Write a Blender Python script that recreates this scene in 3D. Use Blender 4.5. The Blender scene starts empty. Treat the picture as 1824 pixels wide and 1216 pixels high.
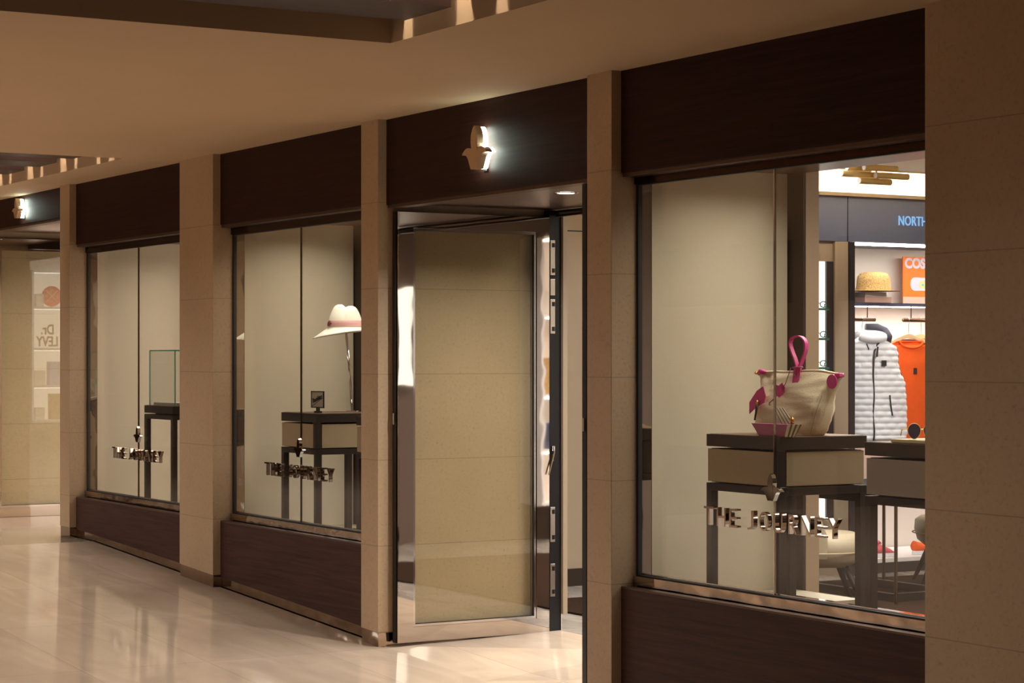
import bpy, bmesh, math, random
from math import sin, cos, pi, radians
from mathutils import Vector, Matrix
random.seed(7)
SC = bpy.context.scene
COL = SC.collection

# ------------------------------------------------------------------ camera
cam = bpy.data.cameras.new('camera'); cam.sensor_width = 36.0
cam.lens = 3850 / 1824 * 36.0; cam.shift_y = 31 / 1824; cam.clip_start = 0.1; cam.clip_end = 200
cam_o = bpy.data.objects.new('camera', cam); COL.objects.link(cam_o)
cam_o.location = (0, -5.26, 1.5); cam_o.rotation_euler = (radians(90), 0, radians(59.46))
SC.camera = cam_o
# ------------------------------------------------------------------ exposure, world
SC.view_settings.view_transform = 'Standard'; SC.view_settings.look = 'None'
SC.view_settings.exposure = 0.0; SC.view_settings.gamma = 1.0; SC.view_settings.use_curve_mapping = False
SC.cycles.use_denoising = True
SC.cycles.caustics_reflective = False; SC.cycles.caustics_refractive = False
SC.cycles.max_bounces = 10; SC.cycles.transparent_max_bounces = 24; SC.cycles.sample_clamp_indirect = 4.0
w = bpy.data.worlds.new('world'); SC.world = w; w.use_nodes = True
w.node_tree.nodes['Background'].inputs[0].default_value = (1.0, 0.78, 0.55, 1)
w.node_tree.nodes['Background'].inputs[1].default_value = 0.05

def area(name, loc, size, power, color=(1, .74, .5), rot=(0, 0, 0), spread=pi):
    l = bpy.data.lights.new(name, 'AREA'); l.shape = 'RECTANGLE'; l.size, l.size_y = size
    l.energy = power; l.color = color; l.spread = spread
    o = bpy.data.objects.new(name, l); COL.objects.link(o); o.location = loc; o.rotation_euler = rot
    return o
WARM = (1, .965, .91); SHOPC = (1, .96, .90); BAY = (1, .95, .90); WHITE = (1, .96, .9)
# unseen area lights added under the corridor ceiling, outside the slatted recesses
area('corridor_light', (-6.0, -4.3, 2.74), (5.0, 1.0), 26, WARM, spread=radians(168))
area('corridor_light', (-12.0, -4.6, 2.74), (6.0, 1.4), 150, WARM, spread=radians(168))
area('corridor_light', (-17.5, -4.0, 2.74), (5.0, 1.6), 130, WARM, spread=radians(168))
# shop ceilings
area('shop_light', (-8.6, 3.4, 2.93), (5.0, 3.4), 500, SHOPC, spread=radians(140))
area('shop_light', (-15.2, 3.4, 2.93), (3.2, 3.4), 300, SHOPC, spread=radians(140))
area('bay_light', (-12.0, 6.1, 2.295), (.12, 3.3), 9, BAY)
area('bay_light', (-12.12, 6.1, 1.87), (.1, 3.3), 6, BAY)
sp_ = bpy.data.lights.new('vest_fill_spot', 'SPOT'); sp_.energy = 150; sp_.spot_size = radians(34); sp_.spot_blend = .5; sp_.shadow_soft_size = .06; sp_.color = (1, .97, .95)  # unseen spot added to brighten the hanging vest and shirt
spo = bpy.data.objects.new('vest_fill_spot', sp_); COL.objects.link(spo); spo.location = (-9.4, 4.2, 2.7)
spo.rotation_euler = (Vector((-11.9, 4.95, 1.25)) - Vector((-9.4, 4.2, 2.7))).to_track_quat('-Z', 'Y').to_euler()
# display window ceilings
area('window_light', (-11.45, .52, 2.34), (1.5, .45), 12.5, (1, .93, .78), spread=radians(150))
area('window_light', (-6.95, .52, 2.34), (1.5, .45), 12.5, (1, .93, .78), spread=radians(150))
area('window_light', (-14.1, .52, 2.34), (1.5, .45), 8, (1, .9, .80), spread=radians(150))
# entrance downlights
area('entrance_light', (-9.1, .42, 2.315), (.08, .08), 28, WARM, spread=radians(150))
area('entrance_light', (-16.31, .42, 2.535), (.08, .08), 14, WARM, spread=radians(150))

# ------------------------------------------------------------------ materials
def lin(c):
    return tuple(((x / 255) / 12.92 if x / 255 <= .04045 else ((x / 255 + .055) / 1.055) ** 2.4) for x in c) + (1,)

def new_mat(name):
    m = bpy.data.materials.new(name); m.use_nodes = True
    return m, m.node_tree, m.node_tree.nodes['Principled BSDF']

def mat(name, col, rough=.5, metal=0, spec=.5, noise=0, nscale=40, bump=0, sheen=0, coat=0, emit=0):
    m, t, b = new_mat(name); c = lin(col)
    b.inputs['Base Color'].default_value = c; b.inputs['Roughness'].default_value = rough
    b.inputs['Metallic'].default_value = metal; b.inputs['Specular IOR Level'].default_value = spec
    if sheen: b.inputs['Sheen Weight'].default_value = sheen
    if coat: b.inputs['Coat Weight'].default_value = coat; b.inputs['Coat Roughness'].default_value = .08
    if emit: b.inputs['Emission Color'].default_value = c; b.inputs['Emission Strength'].default_value = emit
    if noise or bump:
        g = t.nodes.new('ShaderNodeTexCoord'); n = t.nodes.new('ShaderNodeTexNoise')
        n.inputs['Scale'].default_value = nscale; n.inputs['Detail'].default_value = 5
        t.links.new(g.outputs['Object'], n.inputs['Vector'])
        if noise:
            r = t.nodes.new('ShaderNodeValToRGB')
            r.color_ramp.elements[0].position = .3; r.color_ramp.elements[1].position = .7
            r.color_ramp.elements[0].color = tuple(x * (1 - noise) for x in c[:3]) + (1,)
            r.color_ramp.elements[1].color = tuple(min(1, x * (1 + noise)) for x in c[:3]) + (1,)
            t.links.new(n.outputs['Fac'], r.inputs[0]); t.links.new(r.outputs[0], b.inputs['Base Color'])
        if bump:
            bp = t.nodes.new('ShaderNodeBump'); bp.inputs['Strength'].default_value = bump; bp.inputs['Distance'].default_value = .01
            t.links.new(n.outputs['Fac'], bp.inputs['Height']); t.links.new(bp.outputs[0], b.inputs['Normal'])
    return m

def math_node(t, op, a, b=None, c=None):
    n = t.nodes.new('ShaderNodeMath'); n.operation = op
    for i, v in enumerate((a, b, c)):
        if v is None: continue
        if isinstance(v, (int, float)): n.inputs[i].default_value = v
        else: t.links.new(v, n.inputs[i])
    return n.outputs[0]

def seams(t, coord, origin, step, width):
    """1 on a joint line, 0 elsewhere"""
    f = math_node(t, 'FRACT', math_node(t, 'DIVIDE', math_node(t, 'SUBTRACT', coord, origin), step))
    f = math_node(t, 'MINIMUM', f, math_node(t, 'SUBTRACT', 1.0, f))
    return math_node(t, 'LESS_THAN', f, width / step / 2)

def stone_mat(name, col, z0=1.419, rough=.42, rail=.0):
    m, t, b = new_mat(name); c = lin(col)
    g = t.nodes.new('ShaderNodeNewGeometry'); s = t.nodes.new('ShaderNodeSeparateXYZ')
    t.links.new(g.outputs['Position'], s.inputs[0])
    n1 = t.nodes.new('ShaderNodeTexNoise'); n1.inputs['Scale'].default_value = 1.3; n1.inputs['Detail'].default_value = 3
    n2 = t.nodes.new('ShaderNodeTexNoise'); n2.inputs['Scale'].default_value = 70; n2.inputs['Detail'].default_value = 6; n2.inputs['Roughness'].default_value = .7
    for n in (n1, n2): t.links.new(g.outputs['Position'], n.inputs['Vector'])
    r = t.nodes.new('ShaderNodeValToRGB')
    r.color_ramp.elements[0].position = .28; r.color_ramp.elements[0].color = tuple(x * .66 for x in c[:3]) + (1,)
    r.color_ramp.elements[1].position = .75; r.color_ramp.elements[1].color = tuple(x * 1.1 for x in c[:3]) + (1,)
    e = r.color_ramp.elements.new(.42); e.color = c
    t.links.new(n2.outputs['Fac'], r.inputs[0])
    mx = t.nodes.new('ShaderNodeMixRGB'); mx.blend_type = 'MULTIPLY'; mx.inputs[0].default_value = .35
    r2 = t.nodes.new('ShaderNodeValToRGB'); r2.color_ramp.elements[0].position = .35; r2.color_ramp.elements[1].position = .65
    r2.color_ramp.elements[0].color = (.72, .68, .62, 1)
    t.links.new(n1.outputs['Fac'], r2.inputs[0]); t.links.new(r.outputs[0], mx.inputs[1]); t.links.new(r2.outputs[0], mx.inputs[2])
    sm = seams(t, s.outputs[2], z0, .456, .004)
    m2 = t.nodes.new('ShaderNodeMixRGB'); m2.inputs[2].default_value = tuple(x * .55 for x in c[:3]) + (1,)
    t.links.new(math_node(t, 'MULTIPLY', sm, .75), m2.inputs[0]); t.links.new(mx.outputs[0], m2.inputs[1])
    t.links.new(m2.outputs[0], b.inputs['Base Color'])
    b.inputs['Roughness'].default_value = rough; b.inputs['Specular IOR Level'].default_value = .35
    bp = t.nodes.new('ShaderNodeBump'); bp.inputs['Strength'].default_value = .12; bp.inputs['Distance'].default_value = .004
    t.links.new(n2.outputs['Fac'], bp.inputs['Height']); t.links.new(bp.outputs[0], b.inputs['Normal'])
    return m

def floor_mat(name, col, y0=-.38, sy=.655, x0=-10.2, sx=1.31, rough=.07, vein=.25):
    m, t, b = new_mat(name); c = lin(col)
    g = t.nodes.new('ShaderNodeNewGeometry'); s = t.nodes.new('ShaderNodeSeparateXYZ')
    t.links.new(g.outputs['Position'], s.inputs[0])
    mp = t.nodes.new('ShaderNodeMapping'); mp.inputs['Scale'].default_value = (.7, 2.2, 1); t.links.new(g.outputs['Position'], mp.inputs[0])
    n = t.nodes.new('ShaderNodeTexNoise'); n.inputs['Scale'].default_value = 2.2; n.inputs['Detail'].default_value = 7; n.inputs['Distortion'].default_value = 1.2
    t.links.new(mp.outputs[0], n.inputs['Vector'])
    r = t.nodes.new('ShaderNodeValToRGB'); r.color_ramp.elements[0].position = .3; r.color_ramp.elements[1].position = .7
    r.color_ramp.elements[0].color = tuple(x * (1 - vein) for x in c[:3]) + (1,); r.color_ramp.elements[1].color = tuple(min(1, x * 1.08) for x in c[:3]) + (1,)
    t.links.new(n.outputs['Fac'], r.inputs[0])
    ix = math_node(t, 'FLOOR', math_node(t, 'DIVIDE', math_node(t, 'SUBTRACT', s.outputs[0], x0), sx))
    iy = math_node(t, 'FLOOR', math_node(t, 'DIVIDE', math_node(t, 'SUBTRACT', s.outputs[1], y0), sy))
    cb = t.nodes.new('ShaderNodeCombineXYZ'); t.links.new(ix, cb.inputs[0]); t.links.new(iy, cb.inputs[1])
    wn = t.nodes.new('ShaderNodeTexWhiteNoise'); t.links.new(cb.outputs[0], wn.inputs['Vector'])
    tone = math_node(t, 'MULTIPLY_ADD', wn.outputs['Value'], .16, .88)
    mul = t.nodes.new('ShaderNodeMixRGB'); mul.blend_type = 'MULTIPLY'; mul.inputs[0].default_value = 1
    t.links.new(r.outputs[0], mul.inputs[1]); t.links.new(tone, mul.inputs[2])
    j = math_node(t, 'MAXIMUM', seams(t, s.outputs[1], y0, sy, .005), seams(t, s.outputs[0], x0, sx, .006))
    m2 = t.nodes.new('ShaderNodeMixRGB'); m2.inputs[2].default_value = tuple(x * .55 for x in c[:3]) + (1,)
    t.links.new(math_node(t, 'MULTIPLY', j, .6), m2.inputs[0]); t.links.new(mul.outputs[0], m2.inputs[1])
    t.links.new(m2.outputs[0], b.inputs['Base Color'])
    b.inputs['Roughness'].default_value = rough; b.inputs['Specular IOR Level'].default_value = .6
    return m

def wood_mat(name, c1, c2, rough=.45, scale=(1.2, 14, 30), spec=.3):
    m, t, b = new_mat(name)
    g = t.nodes.new('ShaderNodeNewGeometry'); mp = t.nodes.new('ShaderNodeMapping'); mp.inputs['Scale'].default_value = scale
    t.links.new(g.outputs['Position'], mp.inputs[0])
    n = t.nodes.new('ShaderNodeTexNoise'); n.inputs['Scale'].default_value = 1.6; n.inputs['Detail'].default_value = 7
    n.inputs['Roughness'].default_value = .62; n.inputs['Distortion'].default_value = .5
    t.links.new(mp.outputs[0], n.inputs['Vector'])
    r = t.nodes.new('ShaderNodeValToRGB'); r.color_ramp.elements[0].position = .32; r.color_ramp.elements[1].position = .68
    r.color_ramp.elements[0].color = lin(c1); r.color_ramp.elements[1].color = lin(c2)
    t.links.new(n.outputs['Fac'], r.inputs[0]); t.links.new(r.outputs[0], b.inputs['Base Color'])
    b.inputs['Roughness'].default_value = rough; b.inputs['Specular IOR Level'].default_value = spec
    bp = t.nodes.new('ShaderNodeBump'); bp.inputs['Strength'].default_value = .12; bp.inputs['Distance'].default_value = .002
    t.links.new(n.outputs['Fac'], bp.inputs['Height']); t.links.new(bp.outputs[0], b.inputs['Normal'])
    return m

def glass_mat(name, tint=(1, 1, 1), base=.045, k=.9):
    m = bpy.data.materials.new(name); m.use_nodes = True; t = m.node_tree
    t.nodes.clear(); out = t.nodes.new('ShaderNodeOutputMaterial')
    tr = t.nodes.new('ShaderNodeBsdfTransparent'); tr.inputs[0].default_value = tint + (1,)
    gl = t.nodes.new('ShaderNodeBsdfGlossy'); gl.inputs['Roughness'].default_value = .0; gl.inputs[0].default_value = (1, 1, 1, 1)
    lw = t.nodes.new('ShaderNodeLayerWeight'); lw.inputs[0].default_value = .5
    f = math_node(t, 'MULTIPLY_ADD', math_node(t, 'POWER', lw.outputs['Facing'], 5.0), k, base)
    mx = t.nodes.new('ShaderNodeMixShader'); t.links.new(f, mx.inputs[0]); t.links.new(tr.outputs[0], mx.inputs[1]); t.links.new(gl.outputs[0], mx.inputs[2])
    t.links.new(mx.outputs[0], out.inputs[0])
    return m

def emit_mat(name, col, strength):
    m = bpy.data.materials.new(name); m.use_nodes = True; t = m.node_tree; t.nodes.clear()
    o = t.nodes.new('ShaderNodeOutputMaterial'); e = t.nodes.new('ShaderNodeEmission')
    e.inputs[0].default_value = lin(col); e.inputs[1].default_value = strength; t.links.new(e.outputs[0], o.inputs[0])
    return m

def steel_mat(name, col=(205, 198, 190), rough=.03, wave=.0, wscale=3):
    m, t, b = new_mat(name); b.inputs['Base Color'].default_value = lin(col); b.inputs['Metallic'].default_value = 1
    b.inputs['Roughness'].default_value = rough
    if wave:
        g = t.nodes.new('ShaderNodeNewGeometry'); n = t.nodes.new('ShaderNodeTexNoise'); n.inputs['Scale'].default_value = wscale; n.inputs['Detail'].default_value = 1
        t.links.new(g.outputs['Position'], n.inputs['Vector'])
        bp = t.nodes.new('ShaderNodeBump'); bp.inputs['Strength'].default_value = wave; bp.inputs['Distance'].default_value = .02
        t.links.new(n.outputs['Fac'], bp.inputs['Height']); t.links.new(bp.outputs[0], b.inputs['Normal'])
    return m

M = dict(
    stone=stone_mat('limestone', (180, 155, 126)),
    floor=floor_mat('polished_floor', (214, 192, 170), vein=.13),
    shopfloor=floor_mat('grey_stone_floor', (168, 160, 152), y0=1.05, sy=.6, x0=-12, sx=.6, rough=.2, vein=.4),
    plaster=mat('ceiling_plaster', (190, 162, 130), .85, noise=.02, nscale=3),
    plaster2=mat('shop_ceiling_plaster', (236, 226, 208), .8),
    fascia=wood_mat('dark_fascia_wood', (38, 20, 16), (58, 34, 27), .5, spec=.12),
    panel=wood_mat('dark_panel_wood', (52, 33, 28), (76, 51, 42), .5, spec=.15),
    baffle=wood_mat('baffle_wood', (52, 36, 34), (70, 50, 45), .5, (14, 1.2, 14)),
    headrail=steel_mat('dark_reflection_rail', (60, 42, 36), .16),  # steel rail; the dark surroundings it mirrors are put into its colour
    emblemface=mat('emblem_bronze', (205, 172, 138), .42, .35),
    ledge=mat('dark_ledge_metal', (92, 72, 62), .35, .6),
    steel=steel_mat('mirror_steel', wave=.12, wscale=6),
    doorsteel=steel_mat('door_mirror_steel', (205, 196, 188), .025, wave=.022, wscale=5),
    steelwave=steel_mat('wavy_mirror_steel', (190, 172, 155), .03, wave=.35, wscale=7),
    chrome=steel_mat('chrome', (215, 210, 205), .06),
    lettersteel=steel_mat('letter_steel', (158, 142, 128), .05),
    brushed=steel_mat('brushed_metal', (140, 118, 102), .33),
    bronze=steel_mat('bronze_metal', (100, 80, 62), .3),
    gold=steel_mat('brushed_gold', (245, 216, 145), .45),
    black=mat('black_metal', (14, 13, 16), .35),
    gasket=mat('black_gasket', (10, 9, 10), .6),
    hinge=steel_mat('satin_steel', (215, 208, 198), .25),
    glass=glass_mat('window_glass', base=.035),
    doorglass=glass_mat('door_glass', (.94, .95, .91), base=.05),
    caseglass=glass_mat('case_glass', (.985, .995, .99), base=.03),
    glassedge=mat('glass_edge', (60, 150, 135), .2, emit=0),
    cream=mat('cream_fabric_wall', (204, 191, 165), .9, noise=.03, nscale=180, bump=.05),
    platform=mat('cream_platform', (158, 148, 126), .55),
    tan=mat('tan_lit_face', (150, 126, 98), .6, noise=.04, nscale=60),
    beige=mat('beige_panel', (156, 138, 116), .6),
    taupe=mat('taupe_wall', (96, 80, 70), .7),
    darkbrown=mat('dark_brown_metal', (50, 40, 33), .5, spec=.2, noise=.05, nscale=50),
    tabletop=mat('table_top_bronze', (44, 35, 29), .5, spec=.2, noise=.06, nscale=90),
    drawer=mat('drawer_fabric', (158, 138, 106), .75, noise=.05, nscale=200),
    drawershade=mat('drawer_fabric_shaded', (160, 150, 135), .75, noise=.05, nscale=200),  # drawer fabric with its different shading put into the colour
    lining=mat('table_top_inlay', (105, 76, 50), .5, noise=.08, nscale=60),
    bluegrey=mat('blue_grey_metal', (98, 106, 130), .42, .2),
    deskdark=mat('dark_desk', (20, 15, 13), .5, spec=.2),
    post=mat('black_post', (40, 36, 40), .4),
    whitewall=mat('white_wall', (236, 226, 216), .8),
    signtext=emit_mat('lit_sign_letters', (150, 200, 245), .95),
    led=emit_mat('led_strip', (255, 246, 230), 24),
    ledstrong=emit_mat('strong_led_strip', (255, 244, 228), 40),
    slotled=emit_mat('slot_light', (255, 238, 215), 45),
    ledcool=emit_mat('halo_led', (235, 255, 240), 26),
    shelfled=emit_mat('shelf_led', (255, 244, 228), 8),
    coveled=emit_mat('cove_led', (255, 240, 215), 30),
    shelfglow=emit_mat('glowing_shelf_panel', (255, 236, 212), 3.2),  # glow added so the shelves' mirror image in the door reads bright
    niche=emit_mat('backlit_niche', (255, 250, 235), 2.2),
    navy=mat('navy_shelf', (62, 66, 88), .45),
    canvas=mat('natural_canvas', (232, 218, 186), .9, noise=.07, nscale=220, bump=.25),
    pink=mat('pink_leather', (205, 50, 130), .42, noise=.05, nscale=120, bump=.08),
    plum=mat('plum_pink_leather', (150, 62, 98), .5, noise=.05, nscale=120),
    stripe=mat('cream_stripe', (214, 200, 158), .6),
    stripe2=mat('brown_stripe', (110, 92, 62), .6),
    brass=steel_mat('polished_brass', (215, 165, 90), .2),
    felt=mat('white_felt', (238, 234, 216), .95, noise=.03, nscale=200, bump=.05, sheen=.2),
    ribbon=mat('pink_ribbon', (206, 156, 152), .6, noise=.05, nscale=300),
    ribbondark=mat('brown_ribbon_edge', (120, 60, 62), .6),
    straw=mat('straw', (190, 152, 96), .85, noise=.45, nscale=110, bump=.8),
    puffer=mat('white_nylon', (238, 239, 242), .5, noise=.02, nscale=20),
    zipm=mat('black_trim', (26, 25, 30), .5),
    hoodlin=mat('slate_lining', (56, 58, 74), .6, noise=.1, nscale=40),
    orange=mat('orange_cotton', (238, 92, 14), .85, noise=.05, nscale=60, bump=.1),
    orangeposter=mat('orange_print', (248, 128, 40), .6),
    white=mat('white_paint', (240, 236, 235), .6),
    lilac=mat('lilac_print', (226, 214, 230), .6),
    yolk=mat('pale_green_print', (214, 214, 150), .6),
    teal=mat('teal_print', (110, 200, 190), .6),
    peach=mat('peach_print', (240, 196, 176), .7),
    hangerw=mat('beech_wood', (228, 196, 150), .5, noise=.08, nscale=20),
    chairf=mat('cream_leather', (150, 137, 112), .55, noise=.03, nscale=60),
    chairleg=mat('black_leg', (10, 9, 10), .5, spec=.2),
    rug=mat('brown_rug', (46, 33, 26), 1.0, spec=.02, noise=.25, nscale=70, bump=.4),
    shoe=mat('coral_pink_suede', (226, 100, 112), .8, noise=.08, nscale=90),
    sole=mat('white_rubber', (240, 238, 240), .6),
    blueglass=mat('blue_lens', (40, 44, 110), .08, spec=.8),
    acetate=mat('teal_acetate', (60, 120, 110), .15, spec=.8),
    purple=mat('purple_case', (70, 60, 140), .3),
    coral=mat('coral_paint', (226, 96, 80), .6),
    greytxt=mat('dark_grey_letters', (96, 88, 84), .6),
    green=mat('leafy_green', (70, 110, 60), .7),
    box1=mat('pale_box', (228, 218, 205), .7),
    box2=mat('lavender_box', (190, 186, 215), .7),
    box3=mat('kraft_box', (176, 150, 110), .7, noise=.2, nscale=30),
    brownpanel=wood_mat('corridor_opposite_wood', (46, 28, 24), (66, 44, 36), .5),
)

# ------------------------------------------------------------------ mesh helpers
class MB:
    def __init__(self): self.bm = bmesh.new()
    def box(self, a, b, M4=None):
        x0, x1 = sorted((a[0], b[0])); y0, y1 = sorted((a[1], b[1])); z0, z1 = sorted((a[2], b[2]))
        vs = [Vector(p) for p in ((x0, y0, z0), (x1, y0, z0), (x1, y1, z0), (x0, y1, z0), (x0, y0, z1), (x1, y0, z1), (x1, y1, z1), (x0, y1, z1))]
        if M4: vs = [M4 @ v for v in vs]
        v = [self.bm.verts.new(p) for p in vs]
        for f in ((0, 3, 2, 1), (4, 5, 6, 7), (0, 1, 5, 4), (1, 2, 6, 5), (2, 3, 7, 6), (3, 0, 4, 7)): self.bm.faces.new([v[i] for i in f])
        return self
    def hexa(self, pts):   # 8 points, bottom ring then top ring
        v = [self.bm.verts.new(p) for p in pts]
        for f in ((0, 3, 2, 1), (4, 5, 6, 7), (0, 1, 5, 4), (1, 2, 6, 5), (2, 3, 7, 6), (3, 0, 4, 7)): self.bm.faces.new([v[i] for i in f])
        return self
    def prism(self, pts, vec):   # polygon of 3D pts extruded by vec
        a = [self.bm.verts.new(p) for p in pts]; b = [self.bm.verts.new(Vector(p) + Vector(vec)) for p in pts]
        n = len(a); self.bm.faces.new(a); self.bm.faces.new(b[::-1])
        for i in range(n): self.bm.faces.new((a[i], b[i], b[(i + 1) % n], a[(i + 1) % n]))
        return self
    def tube(self, pts, r, n=10, closed=False, r2=None):
        pts = [Vector(p) for p in pts]; rings = []; N = len(pts); up = None
        for i, p in enumerate(pts):
            if closed: d = pts[(i + 1) % N] - pts[i - 1]
            else: d = pts[min(i + 1, N - 1)] - pts[max(i - 1, 0)]
            d.normalize()
            if up is None:
                up = Vector((0, 0, 1)) if abs(d.z) < .9 else Vector((1, 0, 0))
            u = (up - d * up.dot(d)).normalized(); up = u; v = d.cross(u)
            rr = r if r2 is None else r + (r2 - r) * i / (N - 1)
            rings.append([self.bm.verts.new(p + (u * cos(2 * pi * k / n) + v * sin(2 * pi * k / n)) * rr) for k in range(n)])
        for i in range(N if closed else N - 1):
            A, B = rings[i], rings[(i + 1) % N]
            for k in range(n): self.bm.faces.new((A[k], A[(k + 1) % n], B[(k + 1) % n], B[k]))
        if not closed: self.bm.faces.new(rings[0][::-1]); self.bm.faces.new(rings[-1])
        return self
    def loft(self, rings, cap=True, closed=True):
        R = [[self.bm.verts.new(p) for p in ring] for ring in rings]
        for A, B in zip(R, R[1:]):
            n = len(A)
            for k in range(n if closed else n - 1): self.bm.faces.new((A[k], A[(k + 1) % n], B[(k + 1) % n], B[k]))
        if cap and closed: self.bm.faces.new(R[0][::-1]); self.bm.faces.new(R[-1])
        return self
    def ribbon(self, path, side, thick):   # path pts, side vector (half width), thickness along local normal
        path = [Vector(p) for p in path]; side = Vector(side); rings = []
        for i, p in enumerate(path):
            d = (path[min(i + 1, len(path) - 1)] - path[max(i - 1, 0)]).normalized(); nn = d.cross(side).normalized() * thick / 2
            rings.append([p - side - nn, p + side - nn, p + side + nn, p - side + nn])
        return self.loft(rings)
    def build(self, name, material, parent=None, loc=None, bevel=0, smooth=False, subsurf=0, seg=2):
        bmesh.ops.recalc_face_normals(self.bm, faces=self.bm.faces[:])
        me = bpy.data.meshes.new(name); self.bm.to_mesh(me); self.bm.free()
        me.materials.append(M[material] if isinstance(material, str) else material)
        o = bpy.data.objects.new(name, me); COL.objects.link(o)
        if parent: o.parent = parent
        if loc: o.location = loc
        if smooth:
            for p in me.polygons: p.use_smooth = True
        if bevel:
            b = o.modifiers.new('bevel', 'BEVEL'); b.width = bevel; b.segments = seg; b.limit_method = 'ANGLE'; b.angle_limit = radians(40)
            b.harden_normals = False
        if subsurf:
            s = o.modifiers.new('sub', 'SUBSURF'); s.levels = s.render_levels = subsurf
        return o

def tag(o, label, cat, group=None, kind=None):
    o['label'] = label; o['category'] = cat
    if group: o['group'] = group
    if kind: o['kind'] = kind
    return o
def empty(name, loc, label, cat, group=None, kind=None, rz=0):
    o = bpy.data.objects.new(name, None); COL.objects.link(o); o.location = loc; o.rotation_euler = (0, 0, rz); o.empty_display_size = .05
    return tag(o, label, cat, group, kind)
def copy_tree(o, parent=None):
    c = o.copy(); COL.objects.link(c)
    if parent: c.parent = parent
    for ch in [x for x in bpy.data.objects if x.parent == o and x is not c]: copy_tree(ch, c)
    return c
def struct(name, mb, material, label, cat, parent=None, **k):
    o = mb.build(name, material, parent, **k)
    if not parent: tag(o, label, cat, None, 'structure')
    return o
def text(name, s, size, material, loc, rot, parent=None, extrude=.002, bold=0, sx=1, align='CENTER', spacing=1.0, bevel=0, line=1.0):
    cu = bpy.data.curves.new(name, 'FONT'); cu.body = s; cu.size = size; cu.extrude = extrude; cu.offset = bold
    cu.align_x = align; cu.align_y = 'CENTER'; cu.space_character = spacing; cu.resolution_u = 4; cu.bevel_depth = bevel; cu.space_line = line
    tmp = bpy.data.objects.new(name, cu); COL.objects.link(tmp)
    bpy.context.view_layer.update()
    me = bpy.data.meshes.new_from_object(tmp.evaluated_get(bpy.context.evaluated_depsgraph_get()))
    bpy.data.objects.remove(tmp); bpy.data.curves.remove(cu)
    me.materials.clear(); me.materials.append(M[material])
    o = bpy.data.objects.new(name, me); COL.objects.link(o)
    o.location = loc; o.rotation_euler = rot; o.scale = (sx, 1, 1)
    if parent: o.parent = parent
    return o
def circle(cx, cy, r, n=32, a0=0): return [(cx + r * cos(a0 + 2 * pi * k / n), cy + r * sin(a0 + 2 * pi * k / n)) for k in range(n)]

def zf(x):   # ramped corridor floor height
    return .2 if x < -14.8 else (.2 - .05 * (x + 14.8) if x < -4 else -.34)

# ------------------------------------------------------------------ corridor floor, ceiling
f = MB()
prof = [(-30, .2), (-14.8, .2), (-4, -.34), (5, -.34)]
def floor_strip(mb, x0, x1, y0, y1, th=.1):
    xs = [x0] + [p for p, _ in prof if x0 < p < x1] + [x1]
    for a, b in zip(xs, xs[1:]):
        mb.hexa([(a, y0, zf(a) - th), (b, y0, zf(b) - th), (b, y1, zf(b) - th), (a, y1, zf(a) - th), (a, y0, zf(a)), (b, y0, zf(b)), (b, y1, zf(b)), (a, y1, zf(a))])
floor_strip(f, -30, 5, -9, 0.0)
for a, b in ((-10.26, -9.2), (-9.2, -8.15)):
    f.hexa([(a, 0, zf(a) - .1), (b, 0, zf(b) - .1), (b, 1.05, -.11), (a, 1.05, -.11), (a, 0, zf(a)), (b, 0, zf(b)), (b, 1.05, -.001), (a, 1.05, -.001)])
floor_strip(f, -17.46, -15.34, 0.0, 1.05)
bmesh.ops.remove_doubles(f.bm, verts=f.bm.verts[:], dist=1e-5)
struct('floor', f, 'floor', 'polished beige stone corridor floor that slopes down towards the near end', 'floor')
f = MB(); f.box((-12.4, 1.05, -.1), (-4.9, 8, -.0)).box((-7.97, .131, -.1), (-4.9, 1.05, 0)).box((-12.48, .131, -.1), (-10.43, 1.05, 0)); struct('shop_floor', f, 'shopfloor', 'grey veined stone floor inside the nearer shop', 'floor')
f = MB(); f.box((-18, 1.05, .1), (-12.9, 8, .2)).box((-15.16, .131, .1), (-13.03, 1.05, .2)); struct('shop_floor', f, 'shopfloor', 'grey stone floor inside the farther shop', 'floor')

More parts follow.
